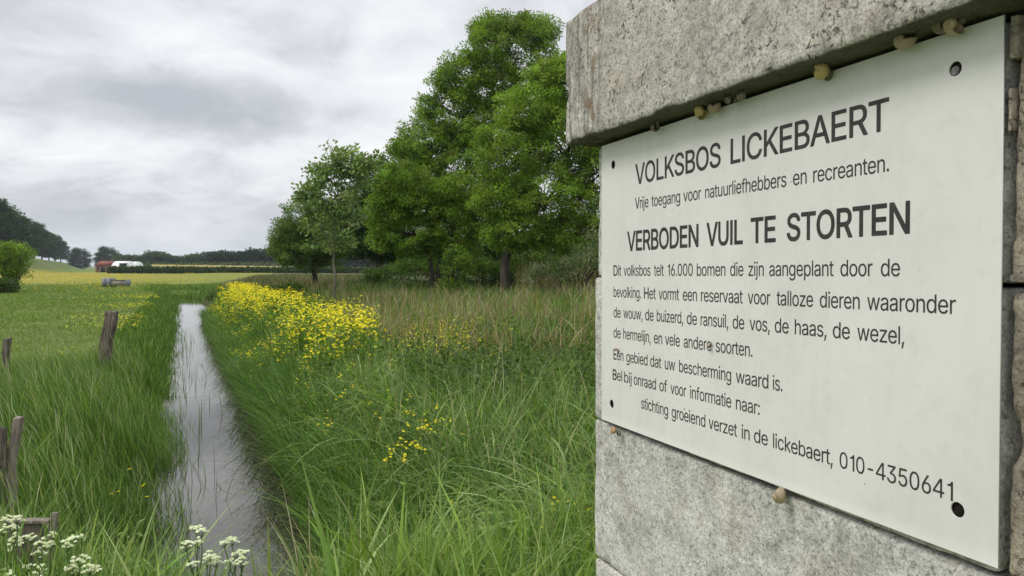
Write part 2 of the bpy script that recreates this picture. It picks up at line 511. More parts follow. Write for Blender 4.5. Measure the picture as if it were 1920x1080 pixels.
def leafcloud(name, C, rad, per, size, mat, cols, parent=None, asp=0.42, up=0.35, flat=0.8):
    """C cluster centres, rad their radii; rhombic leaf faces through each"""
    n = len(C)
    rep = np.repeat(np.arange(n), per)
    N = len(rep)
    v = R.normal(size=(N, 3)); v /= np.linalg.norm(v, axis=1)[:, None]
    r = R.uniform(0, 1, N) ** 0.5
    rr = np.broadcast_to(rad, n)[rep]
    p = C[rep] + v * (r * rr)[:, None] * np.array([1, 1, flat])
    # leaf axis: outward and drooping, normal mostly up
    ax = v * 0.8 + R.normal(size=(N, 3)) * 0.5; ax[:, 2] -= 0.15
    ax /= np.linalg.norm(ax, axis=1)[:, None]
    nm = R.normal(size=(N, 3)) * 0.6; nm[:, 2] += up * 2
    sd_ = np.cross(ax, nm); sd_ /= (np.linalg.norm(sd_, axis=1)[:, None] + 1e-9)
    s = size * R.uniform(0.6, 1.3, N)
    a = p; b = p + ax * (s * 0.5)[:, None] + sd_ * (s * asp * 0.5)[:, None]
    c = p + ax * s[:, None]; d = p + ax * (s * 0.5)[:, None] - sd_ * (s * asp * 0.5)[:, None]
    co = np.stack([a, b, c, d], 1).reshape(-1, 3)
    cl_ = cols[rep] * (1 + R.uniform(-0.22, 0.22, (N, 1)))
    cc = np.repeat(cl_, 4, 0)
    q = np.arange(N * 4).reshape(-1, 4)
    return quads_obj(name, co, q, mat, parent, np.clip(cc, 0.004, 0.9))


def tubes(name, lines, mat, parent=None, sides=6):
    """lines: list of (points Nx3, radii N)"""
    V, Fq = [], []; n0 = 0
    ang = np.arange(sides) * 2 * math.pi / sides
    for pts, rad in lines:
        pts = np.asarray(pts, float); k = len(pts)
        tg = np.gradient(pts, axis=0); tg /= np.linalg.norm(tg, axis=1)[:, None] + 1e-9
        ref = np.where(np.abs(tg[:, 2:3]) > 0.9, np.array([[1., 0, 0]]), np.array([[0, 0, 1.]]))
        a = np.cross(tg, ref); a /= np.linalg.norm(a, axis=1)[:, None] + 1e-9
        b = np.cross(tg, a)
        rad = np.asarray(rad, float)
        ring = pts[:, None] + rad[:, None, None] * (np.cos(ang)[None, :, None] * a[:, None] + np.sin(ang)[None, :, None] * b[:, None])
        V.append(ring.reshape(-1, 3))
        i = np.arange(k - 1)[:, None] * sides; j = np.arange(sides)[None]; j2 = (j + 1) % sides
        f = np.stack([i + j, i + j2, i + sides + j2, i + sides + j], -1).reshape(-1, 4) + n0
        Fq.append(f); n0 += k * sides
    return quads_obj(name, np.concatenate(V), np.concatenate(Fq), mat, parent, None, True)


def curve_pts(a, b, n=5, sag=0.0, jit=0.0):
    t = np.linspace(0, 1, n)[:, None]
    p = a[None] * (1 - t) + b[None] * t
    d = np.linalg.norm(b - a)
    p[:, 2] += (sag * d * np.sin(t[:, 0] * math.pi))
    p[1:-1] += R.normal(size=(n - 2, 3)) * jit * d
    return p


def make_tree(name, label, base, trunks, lobes, leafcols, leaf=0.16, per=45, crad=0.45, dens=1.0, mat=None, bark=None, group=None, limb_r=0.10, twigs=3, shell=0.5, asp=0.42, flat=0.55):
    """base: ground point; trunks: list of (list of points, radius); lobes: (centre, (rx,ry,rz), n clusters)"""
    root = empty(name, base); tag(root, label, 'tree', group)
    B = np.array(base, float)
    CC, TT, ends = [], [], []
    lines = []
    for pts, r in trunks:
        pts = np.array(pts, float) - B
        k = len(pts)
        # refine
        tt = np.linspace(0, k - 1, (k - 1) * 3 + 1)
        fine = np.stack([np.interp(tt, np.arange(k), pts[:, c]) for c in range(3)], 1)
        fine[1:-1] += R.normal(size=(len(fine) - 2, 3)) * r * 0.25
        lines.append((fine, np.linspace(r, r * 0.22, len(fine)) * np.where(np.arange(len(fine)) == 0, 1.35, 1)))
        TT.append(fine)
    nodes = np.concatenate(TT)
    br = []
    for (c, rad, n) in lobes:
        c = np.array(c, float) - B; rad = np.array(rad, float)
        n = int(n * dens)
        v = R.normal(size=(n, 3)); v /= np.linalg.norm(v, axis=1)[:, None]
        lo = R.uniform(shell, 1.0, n) ** 0.6
        bump_ = 1 + 0.30 * fbm(v * 1.9 + c[None], 3, 5)
        p = c + v * rad * (lo * bump_)[:, None]
        CC.append(p)
        # limb from the nearest lower trunk node to the lobe
        dd = np.linalg.norm(nodes - c, axis=1) + np.maximum(0, nodes[:, 2] - c[2] + 0.3) * 3
        s = nodes[dd.argmin()]
        lb = curve_pts(s, c, 7, 0.04, 0.03)
        lr = limb_r * min(1.0, np.linalg.norm(c - s) / 3 + 0.35)
        br.append((lb, np.linspace(lr, lr * 0.45, 7)))
        for q in p[::twigs]:
            s2 = lb[R.randint(1, 7)]
            tw = curve_pts(s2, q, 4, 0.05, 0.05)
            br.append((tw, np.linspace(lr * 0.38, 0.008, 4)))
    C = np.concatenate(CC)
    tubes('trunk', lines, bark or M_BARK, root, 8)
    tubes('branches', br, bark or M_BARK, root, 4)
    cols = pick(leafcols, [1] * len(leafcols), len(C), 0.28, 0.10)
    leafcloud('crown', C, crad * R.uniform(0.7, 1.3, len(C)), per, leaf, mat or M_LEAF, cols, root, asp=asp, flat=flat)
    return root


# ------------------------------------------------------------------ ground and water
tl = np.concatenate([-np.geomspace(2500, 4, 60), np.arange(-3.8, 6, 0.11), np.geomspace(6.2, 2500, 60)])
yl = np.concatenate([np.arange(-6, 3, 0.5), np.arange(3, 14, 0.15), np.arange(14, 60, 0.4), np.geomspace(60.5, 5000, 90)])
TT, YY = np.meshgrid(tl, yl)
XX = st2xy(TT, YY)
ZZ = terrain(XX.ravel(), YY.ravel()).reshape(XX.shape)
ny, nx = XX.shape
ii = np.arange(ny - 1)[:, None] * nx + np.arange(nx - 1)[None]
qd = np.stack([ii, ii + 1, ii + nx + 1, ii + nx], -1).reshape(-1, 4)
M_GROUND = ground_mat()
gnd = quads_obj('ground', np.stack([XX, YY, ZZ], -1).reshape(-1, 3), qd, M_GROUND, None, None, True)
tag(gnd, kind='structure')

WZ = -0.45
ys = np.arange(3.0, DITCH_END + 2, 0.5); tsx = np.linspace(-0.9, 2.2, 6)
T2, Y2 = np.meshgrid(tsx, ys)
X2 = st2xy(T2, Y2)
i2 = np.arange(len(ys) - 1)[:, None] * 6 + np.arange(5)[None]
wq = np.stack([i2, i2 + 1, i2 + 7, i2 + 6], -1).reshape(-1, 4)
wat = quads_obj('water', np.stack([X2, Y2, np.full_like(X2, WZ)], -1).reshape(-1, 3), wq, water_mat())
tag(wat, kind='structure')


# ------------------------------------------------------------------ pillar and sign
UV = Vector((0.3594, -0.9332, 0)); WV = Vector((-0.9332, -0.3594, 0))
SO = Vector((0.1297, 1.106, CAMZ))
MS = Matrix(((UV.x, 0, WV.x, SO.x), (UV.y, 0, WV.y, SO.y), (0, 1, 0, SO.z), (0, 0, 0, 1)))   # local x = along the sign, y = up, z = outwards


def rough_block(name, lo, hi, step, r, amp, mat, parent, seed, chip=0.0, freq=1.0, xform=None, warp=None):
    lo = np.array(lo, float); hi = np.array(hi, float)
    V, Fq, n0 = [], [], 0
    n = np.maximum(2, np.round((hi - lo) / step).astype(int))
    for ax in range(3):
        a, b = [(1, 2), (2, 0), (0, 1)][ax]
        A = np.linspace(lo[a], hi[a], n[a] + 1); Bc = np.linspace(lo[b], hi[b], n[b] + 1)
        AA, BB = np.meshgrid(A, Bc, indexing='ij')
        for side in (0, 1):
            p = np.empty(AA.shape + (3,)); p[..., a] = AA; p[..., b] = BB; p[..., ax] = hi[ax] if side else lo[ax]
            V.append(p.reshape(-1, 3))
            i = np.arange(n[a])[:, None] * (n[b] + 1) + np.arange(n[b])[None]
            f = np.stack([i, i + n[b] + 1, i + n[b] + 2, i + 1], -1).reshape(-1, 4)
            if not side: f = f[:, ::-1]
            Fq.append(f + n0); n0 += AA.size
    P_ = np.concatenate(V)
    q = np.clip(P_, lo + r, hi - r)
    d = P_ - q; L = np.linalg.norm(d, axis=1)[:, None] + 1e-9
    nrm = d / L
    edge = (np.sort(np.abs(P_ - np.clip(P_, lo + 3 * r, hi - 3 * r)), axis=1)[:, 1] / (3 * r))
    disp = fbm(P_ * 55 * freq + seed * 9.1, 4, seed, 0.6) * amp + fbm(P_ * 9 * freq + seed, 2, seed + 9) * amp * 1.5
    cz = np.clip(fbm(P_ * 22 * freq + seed * 3.3, 3, seed + 5) - 0.12, 0, 1)
    disp = disp - chip * cz * np.clip(edge, 0, 1)
    P_ = q + nrm * (r + disp[:, None])
    if warp is not None: P_ = warp(P_)
    if xform is not None:
        P_ = (np.array(xform)[:3, :3] @ P_.T).T + np.array(xform)[:3, 3]
    return quads_obj(name, P_, np.concatenate(Fq), mat, parent, None, True)


def place(o):
    o.matrix_local = MS
    return o


pil = empty('concrete_pillar', (0, 0, 0)); pil.matrix_world = MS
tag(pil, 'weathered concrete block pillar that carries the white information sign', 'pillar')
D = 0.30
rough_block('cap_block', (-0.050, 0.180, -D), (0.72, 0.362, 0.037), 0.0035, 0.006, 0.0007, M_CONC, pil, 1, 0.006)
UL = (-0.027, -0.034, -0.036, -0.033, -0.036, -0.033, -0.036, -0.033, -0.035)
zs = (0.176, -0.013, -0.222, -0.428, -0.640, -0.850, -1.06, -1.27, -1.48, -1.75)
for i in range(9):
    st_ = 0.004 if i < 4 else 0.02
    rough_block('block', (UL[i], zs[i + 1] + 0.002, -D - 0.02), (0.5975, zs[i] - 0.001, -0.006 + (0.0015 if i % 2 else 0)), st_, 0.004, 0.0005, M_CONC2, pil, 11 + i, 0.003)
for i in range(9):
    rough_block('side_block', (0.6040, zs[i + 1] + 0.003, -D), (0.73, zs[i] - 0.003, -0.003), 0.004 if i < 4 else 0.02, 0.006, 0.0011, M_CONC3, pil, 31 + i, 0.012)
fl = rough_block('stone_flake', (0.6085, -0.010, -0.003), (0.622, -0.004, 0.004), 0.0015, 0.002, 0.0006, M_WOODL, pil, 77)
for k, (va, vb, wa) in enumerate(((0.146, 0.176, 0.0065), (0.096, 0.126, 0.0022))):
    rough_block('mortar_strip', (0.6025, va, -0.01), (0.6025 + wa, vb, -0.0015), 0.0015, 0.001, 0.0006, M_CONC3, pil, 90 + k, 0.003)

sign = empty('information_sign', (0, 0, 0))
MSR = MS @ Matrix.Rotation(0.0057, 4, 'Z')
sign.matrix_world = MSR
tag(sign, 'white information sign with dark Dutch text fixed to the concrete pillar', 'sign')


def curve2mesh(name, contours, extrude, mat, parent, z=0.0, bevel=0.0, offset=0.0):
    cu = bpy.data.curves.new(name, 'CURVE'); cu.dimensions = '2D'; cu.fill_mode = 'BOTH'
    K = 100.0                                            # filled at 100 times the size, the fill is not exact on millimetres
    cu.extrude = extrude * K; cu.bevel_depth = bevel * K; cu.offset = offset * K; cu.bevel_resolution = 1
    for c in contours:
        s = cu.splines.new('POLY'); s.points.add(len(c) - 1)
        s.points.foreach_set('co', np.concatenate([np.asarray(c, float) * K, np.zeros((len(c), 1)), np.ones((len(c), 1))], 1).ravel())
        s.use_cyclic_u = True
    tmp = bpy.data.objects.new('tmp', cu); col.objects.link(tmp)
    bpy.context.view_layer.update()
    me = bpy.data.meshes.new_from_object(tmp.evaluated_get(bpy.context.evaluated_depsgraph_get()))
    bpy.data.objects.remove(tmp); bpy.data.curves.remove(cu)
    me.name = name
    me.transform(Matrix.Scale(1 / K, 4))
    me.materials.clear(); me.materials.append(mat)
    o = bpy.data.objects.new(name, me); col.objects.link(o); o.parent = parent; o.location = (0, 0, z)
    return o


def circ(cx, cy, r, n=28):
    a = np.arange(n) * 2 * math.pi / n
    return [(cx + r * math.cos(x), cy + r * math.sin(x)) for x in a]


HOLES = [(0.0336, 0.1430, 0.0062), (0.5634, 0.1454, 0.0057), (0.0297, -0.1898, 0.0062), (0.5688, -0.1838, 0.0060)]
rect = [(0, -0.2163), (0.601, -0.2163), (0.601, 0.1735), (0, 0.1735)]
curve2mesh('plate', [rect] + [circ(*h) for h in HOLES], 0.0005, M_PLATE, sign, 0.0009, 0.0003)
curve2mesh('backing', [[(0.004, -0.213), (0.598, -0.213), (0.598, 0.170), (0.004, 0.170)]], 0.0008, M_DARK, sign, -0.0022)
for i, (hx, hy, hr) in enumerate(HOLES):
    s = curve2mesh('screw', [circ(hx - (0.0016 if i == 1 else 0), hy - (0.001 if i == 1 else 0), hr * (0.62 if i == 1 else 0.5), 14)], 0.0004, M_SCREW if i == 1 else M_DARK, sign, -0.0004 if i == 1 else -0.0009)

